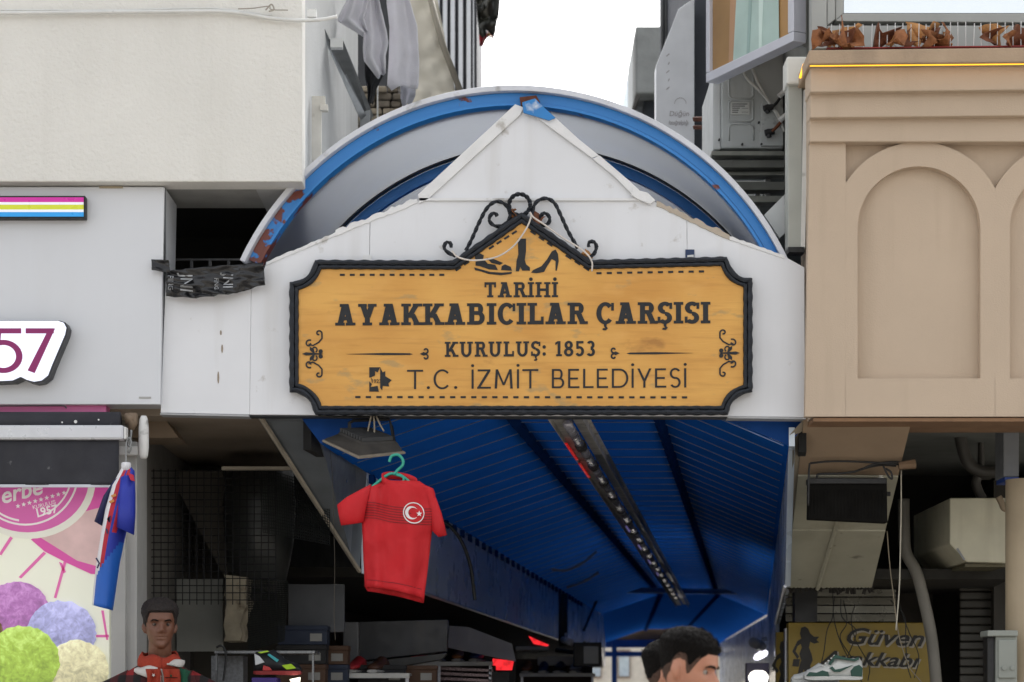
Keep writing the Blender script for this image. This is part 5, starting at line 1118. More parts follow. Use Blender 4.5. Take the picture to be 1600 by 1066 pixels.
# ------------------------------------------------------------------ right shop: sloping soffit, floodlight, box, sign
q = [P(1256, 656, .02), P(1424, 658, .02), P(1362, 916, 1.6), P(1229, 916, 1.6)]
lp = lambda a, b, t: a.lerp(b, t)
ss = thing('sloping_soffit', 'sloping soffit of beige board and white sheets beside the passage', 'soffit', (q[2]+q[3])/2)
def slab(t0, t1, mat, nm, dz=0): mk(nm, prism([lp(q[0], q[3], t0)+Vector((0, 0, dz)), lp(q[1], q[2], t0)+Vector((0, 0, dz)), lp(q[1], q[2], t1)+Vector((0, 0, dz)), lp(q[0], q[3], t1)+Vector((0, 0, dz))], (0, .0, .05)), mat, ss)
SHW = M('old_white_sheet', 'a8a592', .5, var=.08, scale=4, streak=.5, dirt='6f6a58', bump=.08, bscale=12, spots=.12)
slab(0, .30, M('beige_board', '94806a', .7, var=.06), 'board'); slab(.303, .62, SHW, 'sheet', -.006); slab(.623, 1, SHW, 'sheet', -.012)
mk('seam', sweep([lp(lp(q[0], q[1], .52), lp(q[3], q[2], .52), .32)-Vector((0, 0, .02)), lp(lp(q[0], q[1], .36), lp(q[3], q[2], .36), .99)-Vector((0, 0, .025))], .012, 6), SHW, ss)
mk('ragged_end', merge(*[sweep([lp(q[3], q[2], i/24+random.uniform(-.02, .02))-Vector((0, 0, .0)), lp(q[3], q[2], i/24+random.uniform(-.03, .03))-Vector((0, 0, random.uniform(.01, .05)))], .01, 4) for i in range(25)]), M('char', '211d18', .9), ss)
f3 = thing('led_floodlight', 'flat black projector mounted on the white sloping soffit', 'floodlight', P(1325, 818, .5))
mk('body', pprism([(1264, 752), (1386, 752), (1387, 817), (1263, 811)], .42, .08), M('matt_black', '0c0b09', .85, var=.2, spec=.2), f3, bevel=.006)
mk('top_bar', pbox(1263, 747, 1386, 756, .40, .1), BLACK_PL, f3, bevel=.004)
for i in range(22): mk('fin', pbox(1268+i*5.3, 766, 1270+i*5.3, 809, .416, .006), MC['matt_black'], f3)
for x in (1263, 1388): mk('bolt', sweep([P(x-2, 772, .44), P(x+3, 772, .44)], .012, 8), BLACK_PL, f3)
mk('bulb_holder', sweep([P(1375, 736, .52), P(1376, 752, .52)], [.03, .018], 12), M('ivory_plastic', 'cfd0ca'), f3)
mk('cable', ptube([(1276, 748), (1280, 741), (1310, 740), (1335, 737), (1350, 732), (1375, 727), (1400, 728)], .36, .006), BLACK_PL, f3, smooth=True)
wb_ = thing('wire_bundle', 'tangled cables along the top of the white sloping soffit', 'cable', P(1340, 728, .34))
for i, pts in enumerate(([(1266, 724), (1300, 721), (1350, 722), (1405, 726)], [(1345, 734), (1365, 726), (1395, 722), (1424, 725)], [(1380, 728), (1388, 744), (1394, 748), (1392, 738), (1384, 732)], [(1265, 724), (1264, 740), (1263, 790)])): mk('wire', ptube(pts, .33, .0055), BLACK_PL, wb_, smooth=True)
mk('taped_end', sweep([P(1404, 728, .33), P(1430, 725, .33)], [.02, .026], 8), M('old_tape2', '6f5a45', .8), wb_)
for i, (lab, pts, r_) in enumerate((('straight white cord hanging from the taped cable end', [(1408, 735), (1408, 790), (1407, 850), (1405, 920), (1400, 985)], .0036), ('thin beige cord hanging behind the straight white cord', [(1386, 830), (1390, 880), (1396, 930), (1404, 990), (1420, 1040), (1440, 1066)], .003))):
    tag(mk('pale_string' if i == 0 else 'beige_string', ptube(pts, .5+i*.3, r_), M('cord_%d' % i, ('b5b0a0', '857b68')[i], .7), None, smooth=True), lab, 'cord')
box_thing('recess_wall', 'dark wall at the back of the right recess', 'wall', 1330, 560, 2000, 1800, 3.3, .1, M('dark_wall', '1c1a17', .9, var=.4, scale=3))  # near-black mottled wall colour
tag(mk('plaster_patch', pprism([(1370, 905), (1455, 880), (1460, 1000), (1380, 1000)], 3.2, .09), M('grey_plaster', '4a4640', .9, var=.25, scale=6, spots=.4), None), 'grey plaster patch on the dark wall behind the hose', 'wall')
tag(mk('grey_hose', ptube([(1412, 780), (1413, 830), (1416, 864), (1432, 895), (1444, 940), (1456, 1000), (1464, 1080)], 1.6, .034, 12), M('hose_grey', '76736b', .6, var=.1), None, smooth=True), 'thick grey hose hanging behind the cords in the right recess', 'hose')
ab = thing('white_duct_box', 'cream chamfered metal duct box in the right recess', 'duct', P(1530, 905, 1.2))
pf = [(1484, 778), (1574, 778), (1574, 880), (1510, 878), (1484, 850)]
mk('casing', prism([P(x, y, 1.2) for x, y in pf], (0, 1.1, 0)), M('cream_metal', 'c9c5ae', .45, var=.08, streak=.5, dirt='6b5a40', spots=.12, spotcol='6a4a30'), ab, bevel=.008)
mk('flange', pbox(1508, 880.5, 1572, 886, 1.25, .9), M('dark_flange', '59543f', .6), ab)
mk('scratch', prism([P(1494, 858, 1.195), P(1497, 856, 1.195), P(1508, 874, 1.195), P(1506, 876, 1.195)], (0, .004, 0)), STEEL, ab)
sr = thing('rolled_shutter', 'closed dark roller shutter under the cream duct box', 'shutter', P(1540, 1100, 2.6))
for i in range(18): mk('slat', pbox(1500, 886+i*13, 1580, 898+i*13, 2.6, .03), M('shutter_grey', '3f3d37', .5, metal=.2, var=.15), sr, bevel=.008)
tag(mk('beige_column', sweep([P(1600, 750, .35), P(1600, 1000, .35), P(1600, 1960, .35)], .095, 24), M('cream_column', 'a8987e', .6, var=.08, streak=.3), None, smooth=True), 'round cream column at the edge of the right recess', 'column')
tag(mk('grey_bin_box', pbox(1568, 660, 1592, 745, .5, .2), M('grey_sign', '6f7276', .5), None, bevel=.004), 'grey upright board hanging above the cream column', 'board')
tag(mk('blue_board_edge', pbox(1570, 745.5, 1592, 752, .5, .2), M('blue_edge', '27458e', .5), None), 'blue lower edge strip of the grey upright board', 'board')
tag(mk('hook_pipe', ptube([(1560, 776), (1565, 786), (1570, 795), (1585, 796), (1610, 794)], .9, .018, 10), M('brown_pipe', '8a7a64', .6), None, smooth=True), 'bent brown pipe stub beside the cream duct box', 'pipe')
for i, (lab, pts) in enumerate((('thick dark conduit bending under the right soffit', [(1497, 650), (1502, 690), (1512, 722), (1530, 736), (1556, 738)]), ('short dark conduit elbow above the cream duct box', [(1548, 742), (1530, 744), (1525, 755), (1530, 770), (1536, 780)]), ('straight dark conduit dropping from the right soffit', [(1534, 650), (1533, 700), (1533, 735)]))):
    tag(mk('conduit', ptube(pts, 1.3+i*.12, .035-.008*i, 10), M('dark_conduit', '3e3c38', .5, var=.2), None, smooth=True), lab, 'pipe')
eb = thing('meter_box', 'grey plastic meter box fixed beside the cream column', 'electric box', P(1568, 1090, .1))
MB_ = M('meter_grey', '8b8f88', .5, var=.06)
mk('case', pbox(1556, 993, 1590, 1085, .1, .14), MB_, eb, bevel=.01); mk('lid', pbox(1543, 985, 1591, 994.5, .08, .18), MB_, eb, bevel=.006); mk('cover', pbox(1560, 1000, 1588, 1060, .085, .02), MB_, eb, bevel=.006)
for x in (1569, 1582): mk('knob', pprism(disc2(x, 1044, 3.6, 14), .075, .02), MB_, eb, bevel=.002)
mk('flap', pbox(1543, 996, 1553, 1085, .12, .1), BLACK_PL, eb)
ys = thing('shoe_shop_sign', 'yellow shop sign with black script and woman silhouette', 'sign', P(1340, 1090, 2.5))
mk('board', pbox(1232, 973, 1456, 1120, 2.5, .12), M('yellow_acrylic', '86701a', .4, var=.1, streak=.3, dirt='5f4d12'), ys, bevel=.004)
mk('side_board', pbox(1213, 988, 1226, 1120, 2.9, .05), M('yellow_acrylic', 'a58a1c'), ys); mk('post', pbox(1226.5, 982, 1231, 1120, 2.6, .06), ALU, ys)
INK = M('sign_ink', '17140e', .5); OUT = M('sign_outline', '9a9486', .5)
for t_, h_, x_, y_, sx in (('Güven', 26, 1379, 997, 1.3), ('Ayakkabı', 22, 1357, 1031, 1.35)):
    for dx, dy, mt, yy, of in ((2, 2, OUT, 2.497, .004), (0, 0, INK, 2.494, .002)): mk('lettering', place_text(t_, h_, x_+dx, y_+dy, yy, rot=-2, shear=.35, stretch=sx, offset=of), mt, ys)
sil = [(1252, 981), (1258, 979), (1263, 983), (1266, 990), (1272, 995), (1280, 995), (1276, 1000), (1280, 1004), (1272, 1006), (1266, 1003), (1264, 1012), (1268, 1022), (1270, 1032), (1266, 1040), (1268, 1056), (1274, 1076), (1268, 1078), (1260, 1058), (1256, 1046), (1250, 1062), (1244, 1080), (1239, 1078), (1246, 1056), (1250, 1038), (1252, 1032), (1249, 1022), (1253, 1012), (1251, 1006), (1246, 1010), (1243, 1018), (1249, 1026), (1246, 1030), (1238, 1018), (1246, 1002), (1252, 998), (1250, 990)]
mk('figure_motif', polys([sil, [(1240, 1030), (1250, 1030), (1248, 1042), (1238, 1041)]], 2.5, .004), INK, ys)
mk('figure_motif', polys([[(x-32, y+22) for x, y in sil if x < 1262]], 2.9, .004), INK, ys)
tag(mk('black_post', pbox(1242, 912, 1277, 972, 2.0, .12), M('black_slats', '121314', .6, var=.3), None), 'black ribbed post end above the yellow sign', 'post')
ms = thing('sheet_ceiling', 'dull metal sheets above the yellow shop sign', 'ceiling', P(1300, 970, 2.4))
for i in range(4): mk('sheet', pbox(1228, 921+i*13, 1400, 932+i*13, 2.45+.02*i, .02), M('dull_sheet_%d' % (i % 2), ('77766c', '615f55')[i % 2], .3, metal=.5, var=.2), ms)
random.seed(31)
vn = thing('tangled_wires', 'tangle of thin black wires in front of the yellow sign', 'wire', P(1350, 1066, 2.2))
for i in range(7):
    x = 1300+random.random()*100; pts = [(x, 925+random.random()*20)]
    for k_ in range(4): x += random.uniform(-14, 22); pts.append((x, pts[-1][1]+random.uniform(20, 42)))
    mk('wire', ptube(pts, 2.1+random.random()*.2, .0032, 5), BLACK_PL, vn)
tag(mk('wall_lamp', sweep([P(1170+i*3, 1060-(i % 2)*.5, 9) for i in range(11)], [.02, .05, .065, .07, .072, .072, .072, .07, .065, .05, .02], 14), M('lit_lamp', 'fff6ea', .4, emit=1.2), None, smooth=True), 'bright white lamp at the end of the right shops', 'lamp')
box_thing('violet_kiosk', 'violet grey kiosk front around the bright lamp', 'shop front', 1166, 1036, 1202, 1300, 9.3, .1, M('violet_front', '5b566e', .5))
tag(mk('spot_lamp', sweep([P(1178, 1030, 8.6), P(1182, 1027.5, 8.6), P(1190, 1023, 8.6), P(1196, 1020, 8.6), P(1199, 1018, 8.6)], [.01, .03, .035, .03, .012], 12), M('lit_spot2', 'e8e4f2', .4, emit=.9), None, smooth=True), 'smaller tilted lamp above the bright white lamp', 'lamp')
c4 = thing('wall_camera', 'white bullet camera on the right panel band', 'camera', P(1182, 1016, 8)); mk('barrel', sweep([P(1177, 1004, 8), P(1190, 1010, 8.3)], .045, 12), WHITE_PL, c4, smooth=True); mk('bracket', sweep([P(1190, 1000, 8.4), P(1198, 998, 8.4)], .02, 6), WHITE_PL, c4)

# ------------------------------------------------------------------ people and mannequin
HZT = [(0, .080, .012, .022), (.012, .088, .02, .036), (.03, .090, .03, .050), (.05, .089, .05, .058), (.075, .090, .068, .064), (.1, .088, .082, .069), (.12, .087, .092, .073), (.145, .093, .098, .077), (.17, .089, .1, .079), (.195, .076, .094, .074), (.215, .055, .074, .06), (.228, .03, .045, .038), (.235, .004, .006, .006)]
def head_pt(a, z, inflate=0.0, feat=True):
    f_, b_, w_ = ipl(HZT, z); ca, sa = math.cos(a), math.sin(a)      # a=0 faces -Y
    ex_ = f_ if ca > 0 else b_
    rr = 1/math.sqrt((ca/(ex_+1e-6))**2+(sa/(w_+1e-6))**2)
    if feat:
        g = lambda x, m_, s_: math.exp(-((x-m_)/s_)**2); aa = math.atan2(sa, ca)
        rr += .024*g(aa, 0, .15)*g(z, .088, .014)+.013*g(aa, 0, .12)*g(z, .107, .018)+.008*g(abs(aa), .17, .09)*g(z, .08, .008)
        rr += -.012*g(abs(aa), .42, .2)*g(z, .118, .013)+.006*g(abs(aa), .35, .3)*g(z, .137, .009)-.005*g(aa, 0, .1)*g(z, .127, .01)
        rr += .006*g(aa, 0, .3)*g(z, .061, .006)+.005*g(aa, 0, .28)*g(z, .048, .006)-.005*g(aa, 0, .35)*g(z, .0545, .003)-.004*g(aa, 0, .3)*g(z, .036, .008)+.005*g(aa, 0, .3)*g(z, .015, .012)
        rr += .004*g(abs(aa), .75, .25)*g(z, .092, .018)
    rr += inflate
    return Vector((rr*sa, -rr*ca, z))
def head_mesh():
    rg = [[head_pt(2*math.pi*i/72, .235*(j/64)) for i in range(72)] for j in range(65)]
    v, f = loft(rg, True, True)
    for s_ in (-1, 1):                                # ears
        e = []
        for j in range(9):
            t = j/8; e.append([Vector((s_*(.068+.012*math.sin(math.pi*t)+.008*math.cos(2*math.pi*i/10)), .012+.016*math.sin(2*math.pi*i/10)*(.35+.65*math.sin(math.pi*min(1, .15+t*.8)))+.010*t, .075+.06*t)) for i in range(10)])
        v, f = merge((v, f), loft(e, True, True))
    return v, f
def ell(c, rx, ry, n=20): return [Vector((c[0]+rx*math.cos(2*math.pi*i/n), c[1]+ry*math.sin(2*math.pi*i/n), c[2])) for i in range(n)]
def body_mesh(H):                                     # everything below the head, chin at H-.235, standing at z=0, arms hanging
    k_ = (H-.235)/1.54; z = lambda q_: q_*k_
    tor_ = [((0, .0, z(.80)), .16, .11), ((0, 0, z(.92)), .172, .115), ((0, 0, z(1.06)), .15, .105), ((0, 0, z(1.22)), .175, .115), ((0, .005, z(1.36)), .195, .105), ((0, .01, z(1.43)), .15, .085), ((0, .012, z(1.47)), .075, .065), ((0, .012, z(1.5)), .058, .06), ((0, .0, z(1.54)), .056, .062), ((0, -.005, z(1.6)), .055, .065)]
    ps = [loft([ell(*t) for t in tor_], True, True)]
    for s_ in (-1, 1):
        ps.append(sweep([(s_*.09, 0, z(.88)), (s_*.095, -.005, z(.7)), (s_*.1, -.01, z(.5)), (s_*.1, .01, z(.35)), (s_*.1, .01, z(.08))], [.088, .08, .058, .055, .036], 14))
        ps.append(sweep([(s_*.1, .03, .04), (s_*.105, -.06, .035), (s_*.11, -.15, .025)], [.04, .042, .028], 10))
        ps.append(sweep([(s_*.15, .01, z(1.38)), (s_*.215, .01, z(1.34)), (s_*.24, .015, z(1.1)), (s_*.25, -.02, z(.86))], [.05, .055, .042, .03], 12))
        ps.append(sweep([(s_*.25, -.02, z(.87)), (s_*.252, -.035, z(.80))], [.03, .034], 10))
        for q_ in range(4): ps.append(sweep([(s_*.252, -.06+q_*.019, z(.80)), (s_*.25, -.066+q_*.019, z(.75)), (s_*.24, -.064+q_*.018, z((.715, .705, .71, .73)[q_]))], [.0095, .009, .007], 6))
        ps.append(sweep([(s_*.245, -.055, z(.83)), (s_*.235, -.085, z(.79)), (s_*.23, -.09, z(.76))], [.011, .01, .008], 6))
    return merge(*ps)
def figure(nm, lab, cat, loc, H, yaw, pitch, skin, group=None):
    t = thing(nm, lab, cat, loc, group); hz = H-.235
    v, f = head_mesh(); Rm = Matrix.Rotation(pitch, 3, 'X'); v = [Rm @ Vector(p)+Vector((0, 0, hz)) for p in v]
    vf = merge((v, f), body_mesh(H))
    Rz = Matrix.Rotation(yaw, 3, 'Z'); L0 = Vector(loc)
    tr = lambda p: Rz @ Vector(p)+L0
    o = mk('body', ([tr(p) for p in vf[0]], vf[1]), skin, t)
    md = o.modifiers.new('r', 'REMESH'); md.mode = 'VOXEL'; md.voxel_size = .0042; md.use_smooth_shade = True
    sm = o.modifiers.new('s', 'SMOOTH'); sm.factor = .4; sm.iterations = 2
    return t, (lambda p: tr(Rm @ Vector(p)+Vector((0, 0, hz)))), tr
def hair_shell(line, infl, mat, t, hp, seed, rough=.004, fade=False):
    nA, nZ = 96, 46; V, Fc, idx = [], [], {}
    for j in range(nZ+1):
        for i in range(nA):
            a = 2*math.pi*i/nA; aa = math.atan2(math.sin(a), math.cos(a)); z0 = line(abs(aa)); z = z0+(.2351-z0)*j/nZ
            k_ = min(1, j/9); p = head_pt(a, min(z, .2349), (infl(abs(aa), z)*k_-.002*(1-k_)), False)
            if z > .2: p.z += infl(abs(aa), z)*(z-.2)/.035*.8
            n_ = mnoise.noise(Vector((p.x*160+seed, p.y*160, p.z*60)))*rough*k_; p += p.normalized()*n_; V.append(p)
    Fc = [(j*nA+i, j*nA+(i+1) % nA, (j+1)*nA+(i+1) % nA, (j+1)*nA+i) for j in range(nZ) for i in range(nA)]+[[nZ*nA+i for i in range(nA)]]
    mi = [1 if (fade and j < 14 and 0.95 < abs(math.atan2(math.sin(2*math.pi*i/nA), math.cos(2*math.pi*i/nA)))) else 0 for j in range(nZ) for i in range(nA)]+[0]
    h = mk('hair', ([hp(p) for p in V], Fc), [mat, M('hair_fade', '4a352a', .8, var=.3, scale=90, bump=.5, bscale=400)], t, smooth=True, midx=mi)
    if fade:
        rd = random.Random(seed); sv, sf2 = [], []
        for _ in range(2600):
            j = rd.randint(8, nZ-1); i = rd.randrange(nA); p = V[j*nA+i]+Vector((rd.uniform(-.003, .003), rd.uniform(-.003, .003), rd.uniform(-.002, .002))); nrm2 = (p-Vector((0, 0, .12))).normalized()
            d_ = (nrm2*.6+Vector((rd.uniform(-.3, .3), rd.uniform(.0, .7), rd.uniform(-.1, .5)))).normalized()*rd.uniform(.004, .013)*(.4 if p.z < .16 else 1); s_ = d_.cross(Vector((rd.random(), rd.random(), rd.random()))).normalized()*.0007
            n0 = len(sv); sv += [hp(p-s_), hp(p+s_), hp(p+d_)]; sf2.append((n0, n0+1, n0+2))
        o = mk('hair_strands', (sv, sf2), mat, t); o['kind'] = 'stuff'
    return h
def eyes(t, hp, wh, ir):
    for s_ in (-1, 1):
        for nm, c_, r_, m_ in (('eye', (s_*.031, -.0640, .1165), .0115, wh), ('iris', (s_*.031, -.0715, .1155), .0057, ir)):
            mk(nm, loft([[hp((c_[0]+r_*math.sin(th)*math.cos(ph), c_[1]+r_*math.sin(th)*math.sin(ph), c_[2]+r_*math.cos(th))) for ph in [2*math.pi*i/12 for i in range(12)]] for th in [math.pi*(j+.02)/8.04 for j in range(9)]], True), m_, t, smooth=True)
        mk('eyebrow', sweep([hp(head_pt(s_*a, z_, .003)) for a, z_ in ((.16, .132), (.3, .137), (.45, .138), (.62, .131))], [.003, .0042, .0038, .0015], 6), MC['hair_dark'], t)
def skin_mat(name, col, stub):
    m, n, l, b = node_mat(name); tc = n.new('ShaderNodeTexCoord'); nz_ = n.new('ShaderNodeTexNoise'); nz_.inputs['Scale'].default_value = 25; l.new(tc.outputs['Object'], nz_.inputs[0])
    x = n.new('ShaderNodeMix'); x.data_type = 'RGBA'; c_ = lin(col); x.inputs[6].default_value = (*[q_*1.1 for q_ in c_], 1); x.inputs[7].default_value = (c_[0]*.85, c_[1]*.75, c_[2]*.72, 1); l.new(nz_.outputs[0], x.inputs[0])
    l.new(x.outputs[2], b.inputs['Base Color']); b.inputs['Roughness'].default_value = .5; b.inputs['Subsurface Weight'].default_value = stub; b.inputs['Subsurface Scale'].default_value = .01
    return m
HD = M('hair_dark', '0d0a08', .7, var=.4, scale=60, bump=.8, bscale=350, spec=.15); HM = M('hair_moulded', '150b07', .75, var=.3, scale=40, bump=.5, bscale=120)
WHE = M('eye_white', '968c84', .3); IRI = M('iris', '1c130d', .2)
def clothe(t, tr, H, mat, nm='shirt', lo=.9, sleeves=True):
    k_ = (H-.235)/1.54; z = lambda q_: q_*k_; mm = .016
    o = [loft([[tr(p) for p in ell((0, c_, z(zz)), rx+mm, ry+mm, 28)] for zz, c_, rx, ry in ((lo, 0, .172, .115), (1.06, 0, .155, .108), (1.22, 0, .175, .115), (1.36, .005, .197, .107), (1.42, .01, .16, .09), (1.46, .012, .09, .07), (1.478, .012, .07, .062))], True)]
    for s_ in (-1, 1): o.append(sweep([tr(p) for p in ((s_*.13, .01, z(1.385)), (s_*.215, .01, z(1.345)), (s_*.235, .013, z(1.2)), (s_*.242, .012, z(1.05)), (s_*.25, -.015, z(.9)))], [.06, .072, .062, .055, .05], 16))
    return mk(nm, merge(*o), mat, t, smooth=True)
def trousers(t, tr, H, mat):
    k_ = (H-.235)/1.54; z = lambda q_: q_*k_
    o = [loft([[tr(p) for p in ell((0, 0, z(zz)), rx, ry, 24)] for zz, rx, ry in ((.98, .18, .128), (.9, .19, .132), (.8, .185, .13))], True, True)]
    for s_ in (-1, 1): o.append(sweep([tr(p) for p in ((s_*.092, 0, z(.88)), (s_*.095, -.005, z(.7)), (s_*.1, -.01, z(.5)), (s_*.1, .01, z(.3)), (s_*.1, .012, z(.06)))], [.1, .095, .075, .07, .065], 16))
    return mk('trousers', merge(*o), mat, t, smooth=True)
SK = skin_mat('skin', 'b07e66', .15); SKM = skin_mat('mannequin_paint', '6b4735', 0)
fade = lambda a: .168 if a < .75 else (.168-(a-.75)*.16 if a < 1.05 else max(.05, .12-(a-1.05)*.065))
# man walking past, facing right
mY = -4.0; mx = (1062-800)/S(mY)
t, hp, tr = figure('person', 'man in profile with short dark hair and faded sides, looking down', 'person', (mx, mY, 0), 1.748, R(70), R(13), SK)
HLN = [(0, .172), (.6, .172), (.85, .15), (1.05, .115), (1.2, .085), (1.34, .085), (1.45, .13), (1.8, .132), (2.05, .085), (2.6, .035), (3.2, .03)]
hair_shell(lambda a: ipl(HLN, a)[0], lambda a, z: .0015+.013*max(0, min(1, (z-.155)/.045)), HD, t, hp, 1, rough=.006, fade=True)
eyes(t, hp, WHE, IRI)
mk('beard', loft([[hp(head_pt(a, z_, .0016+.001*math.sin(a*40), True)) for a in [R(-80+160*i/40) for i in range(41)]] for z_ in (.004, .014, .024, .032, .04)], False), M('stubble', '3d2a22', .7, var=.2, bump=.6, bscale=300), t, smooth=True)
clothe(t, tr, 1.748, M('dark_jacket', '23262c', .8)); trousers(t, tr, 1.748, M('denim', '2a3346', .85))
t, hp, tr = figure('person', 'person with short dark hair walking behind the man in profile', 'person', ((1043-800)/S(-3.2), -3.2, 0), 1.735, R(82), R(6), SK)
hair_shell(lambda a: ipl(HLN, a)[0], lambda a, z: .002+.012*max(0, min(1, (z-.13)/.05)), HD, t, hp, 7, fade=True); eyes(t, hp, WHE, IRI)
clothe(t, tr, 1.74, M('grey_coat', '4a4a4c', .85)); trousers(t, tr, 1.74, M('dark_trousers', '22242a', .85))
# mannequin
MH = 1.80; mY = -.3; mx = (250-800)/S(mY); mz = P(0, 937, mY).z-MH-.006
tag(mk('plinth', box(mx-.35, mx+.35, mY-.3, mY+.3, 0, mz), M('plinth_grey', '6a6a68', .7), None, bevel=.01), 'grey plinth under the plaid shirted mannequin', 'plinth')
t, hp, tr = figure('mannequin', 'brown male mannequin in red plaid shirt and orange scarf', 'mannequin', (mx, mY, mz), MH, R(14), 0, SKM)
hair_shell(lambda a: .172 if a < .7 else (max(.12, .172-(a-.7)*.18) if a < 1.2 else (.1 if a < 1.6 else max(.035, .1-(a-1.6)*.1))), lambda a, z: .006+.013*max(0, min(1, (z-.15)/.05)), HM, t, hp, 3, rough=.007); eyes(t, hp, M('mann_eye', '5d4d44', .4), IRI)
def plaid():
    m, n, l, b = node_mat('red_plaid'); tc = n.new('ShaderNodeTexCoord'); s_ = n.new('ShaderNodeSeparateXYZ'); l.new(tc.outputs['Object'], s_.inputs[0]); v = []
    for ax in (0, 2):
        a_ = n.new('ShaderNodeMath'); a_.operation = 'MULTIPLY'; a_.inputs[1].default_value = 13; l.new(s_.outputs[ax], a_.inputs[0])
        f_ = n.new('ShaderNodeMath'); f_.operation = 'FRACT'; l.new(a_.outputs[0], f_.inputs[0])
        g = n.new('ShaderNodeMath'); g.operation = 'GREATER_THAN'; g.inputs[1].default_value = .5; l.new(f_.outputs[0], g.inputs[0]); v.append(g.outputs[0])
    ad = n.new('ShaderNodeMath'); l.new(v[0], ad.inputs[0]); l.new(v[1], ad.inputs[1]); h = n.new('ShaderNodeMath'); h.operation = 'MULTIPLY'; h.inputs[1].default_value = .5; l.new(ad.outputs[0], h.inputs[0])
    r = n.new('ShaderNodeValToRGB'); r.color_ramp.interpolation = 'CONSTANT'; e0, e1 = r.color_ramp.elements; e0.color = (*lin('7c1418'), 1); e1.position = .75; e1.color = (*lin('100c0e'), 1); e2 = r.color_ramp.elements.new(.3); e2.color = (*lin('3a0d10'), 1)
    l.new(h.outputs[0], r.inputs[0]); l.new(r.outputs[0], b.inputs['Base Color']); b.inputs['Roughness'].default_value = .9; return m
clothe(t, tr, MH, plaid(), 'plaid_shirt'); trousers(t, tr, MH, M('dark_trousers', '22242a'))
# scarf, lying round the neck: its own thing
kz = (MH-.235)/1.54; sc = thing('football_scarf', 'orange white and green football scarf tied round the mannequin neck', 'scarf', tr((0, -.1, 1.3*kz)))
SO, SW_, SG = M('scarf_orange', '96301a', .9, bump=.5, bscale=200), M('scarf_white', 'b9b5b0', .9), M('scarf_green', '0f4a34', .9)
def wrap(z0, z1, r0, mat, nm, a0=0, a1=360):
    rg = []
    for j in range(5):
        u = j/4; rg.append([tr(((r0+.012*math.sin(math.pi*u)+.015*(1-u))*math.sin(R(a))*1.08, -.0-(r0+.012*math.sin(math.pi*u)+.03*(1-u))*math.cos(R(a)), (z0+(z1-z0)*u)*kz+.03*(1-math.cos(R(a)))/2+.008*math.sin(R(a)*5+j))) for a in [a0+(a1-a0)*i/44 for i in range(45)]])
    return mk(nm, loft(rg, False), mat, sc, smooth=True, solid=.008)
wrap(1.43, 1.50, .078, SO, 'band'); wrap(1.452, 1.475, .093, SW_, 'band', 12, 70); wrap(1.40, 1.445, .105, SW_, 'band', -70, -10); wrap(1.395, 1.43, .115, SG, 'band', 15, 75)
for nm, x_, mt, w_ in (('tail', -.045, SO, .035), ('tail', .04, SO, .04), ('tail', .085, SG, .03), ('tail', -.0, SW_, .02)):
    mk(nm, loft([[tr((x_+w_*(-1+2*i/8)+.008*math.sin(j), -.13-.012*math.sin(i*1.3+j*.4)-.006*j*0-(.015 if mt is SO else 0), (1.44-.035*j)*kz)) for i in range(9)] for j in range(12)], False), mt, sc, smooth=True, solid=.006)
for i in range(5): mk('star', prism([tr((-.045+p_[0]*.001, -.162, (1.41-i*.05)*kz+p_[1]*.001)) for p_ in star2(0, 0, 9)], (0, .01, 0)), SW_, sc)
mk('stripe', merge(*[loft([[tr((.04+.03*(-1+2*i/6), -.166, (1.40-.06*j-.004*q_)*kz)) for i in range(7)] for q_ in range(2)], False) for j in range(5)]), MC['hair_dark'], sc)

# ------------------------------------------------------------------ shoe racks deep in the left shops
proto = None
def low_shoe(c, yaw, mat, sm, lab, grp):
    t = thing('shoe', lab, 'shoe', c, grp); Rz = Matrix.Rotation(yaw, 3, 'Z'); c = Vector(c)
    prof = [(-.13, .045, .03), (-.10, .06, .042), (-.02, .075, .044), (.05, .11, .038), (.11, .1, .034), (.13, .08, .022)]
    rg = [[c+Rz @ Vector((x, wv*math.cos(2*math.pi*i/10), .022+(h-.022)*max(0, (math.sin(2*math.pi*i/10)+1)/2))) for i in range(10)] for x, h, wv in prof]
    rs2 = [[c+Rz @ Vector((x, (wv+.004)*math.cos(2*math.pi*i/10), .012+.011*math.sin(2*math.pi*i/10))) for i in range(10)] for x, h, wv in prof]
    mk('upper', loft(rg, True, True), mat, t, smooth=True); mk('sole', loft(rs2, True, True), sm, t)
cols = [('white', 'cfcfcf'), ('black', '1a1a1c'), ('tan', '8a5a34'), ('red', 'a3252a'), ('grey', '76797c'), ('navy', '24345c'), ('brown', '4a2e20')]
kk = 0
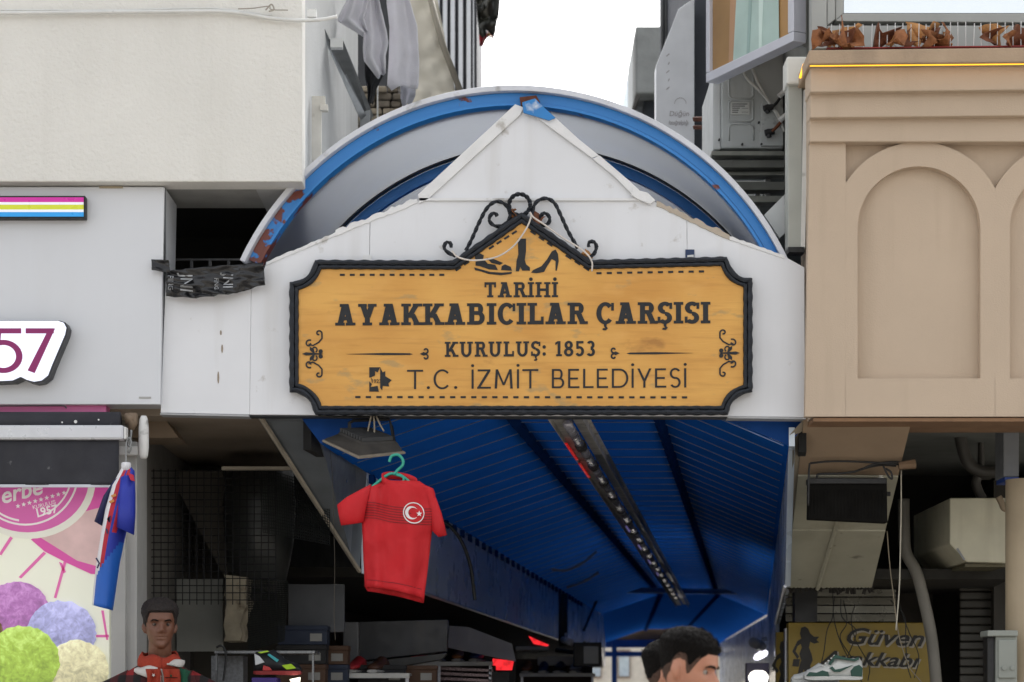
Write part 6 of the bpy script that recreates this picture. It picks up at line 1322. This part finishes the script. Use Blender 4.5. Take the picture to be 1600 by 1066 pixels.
for ri, (x0, x1, yy, Yr, lab) in enumerate(((500, 640, 1052, 2.3, 'beside the dark shop fascia'), (640, 770, 1034, 4.9, 'in front of the slatted shutter'), (812, 930, 1052, 7.9, 'at the brown shop front'))):
    a, b = P(x0, yy, Yr), P(x1, yy, Yr)
    rk = thing('shoe_rack', 'thin metal shoe rack '+lab, 'rack', ((a.x+b.x)/2, Yr+.1, 0))
    for sh in range(2): mk('shelf', box(a.x, b.x, Yr, Yr+.28, a.z-.28*sh-.012, a.z-.28*sh), ALU, rk); mk('price_rail', box(a.x, b.x, Yr-.012, Yr-.002, a.z-.28*sh-.03, a.z-.28*sh), M('price_white', 'b8b8b4', .4), rk)
    for x in (a.x+.01, b.x-.03): mk('upright', box(x, x+.02, Yr+.1, Yr+.12, 0, a.z-.013), ALU, rk)
    n = int((b.x-a.x)/.14)
    for i in range(n):
        nm, c_ = cols[(kk*3+ri) % 7]; kk += 1
        low_shoe((a.x+.07+i*.14, Yr+.14, a.z), R(80+random.uniform(-8, 8)), M('shoe_'+nm, c_, .5), M('shoe_sole', 'b5b3ae' if i % 2 else 'b5b3ae', .6), '%s shoe on the metal rack %s' % (nm, lab), 'shoes on the racks')

random.seed(44)
bxc = [('brown', '4d3524'), ('grey', '6a6964'), ('black', '1d1d1f'), ('maroon', '4a1a1c'), ('navy', '222c40'), ('kraft', '5e4a34')]
for ci, (x0, lv) in enumerate(((432, 3), (470, 2), (562, 1), (612, 1))):
    Yb = 1.9+ci*.25; z0 = P(0, 1068, Yb).z
    tag(mk('crate_base', box(P(x0, 0, Yb).x, P(x0, 0, Yb).x+.3, Yb, Yb+.3, 0, z0-.001), M('crate_dark', '332c26', .8), None), ('wooden stand under the tallest stack of shoe boxes', 'wooden stand under the pair of shoe boxes', 'stand under the single shoe box by the dark fascia', 'stand under the single shoe box by the shutter')[ci], 'stand')
    for k_ in range(lv):
        nm, c_ = bxc[(ci*3+k_*2+ci) % 6]; xo = P(x0, 0, Yb).x+random.uniform(-.012, .012); zz = z0+k_*.115
        t = thing('shoe_box', '%s shoe box, %s of the stack on the %s stand' % (nm, ('lowest', 'second', 'topmost')[k_], ('tall stack', 'paired', 'fascia side', 'shutter side')[ci]), 'box', (xo+.15, Yb+.1, zz), 'stacked shoe boxes')
        mk('carton', box(xo, xo+.29, Yb, Yb+.19, zz, zz+.085), M('card_'+nm, c_, .7, var=.08), t, bevel=.003); mk('lid', box(xo-.004, xo+.294, Yb-.004, Yb+.194, zz+.0855, zz+.113), M('card_'+nm, c_), t, bevel=.003); mk('label', box(xo+.19, xo+.26, Yb-.003, Yb-.001, zz+.02, zz+.065), M('box_label', '8a8a86'), t)
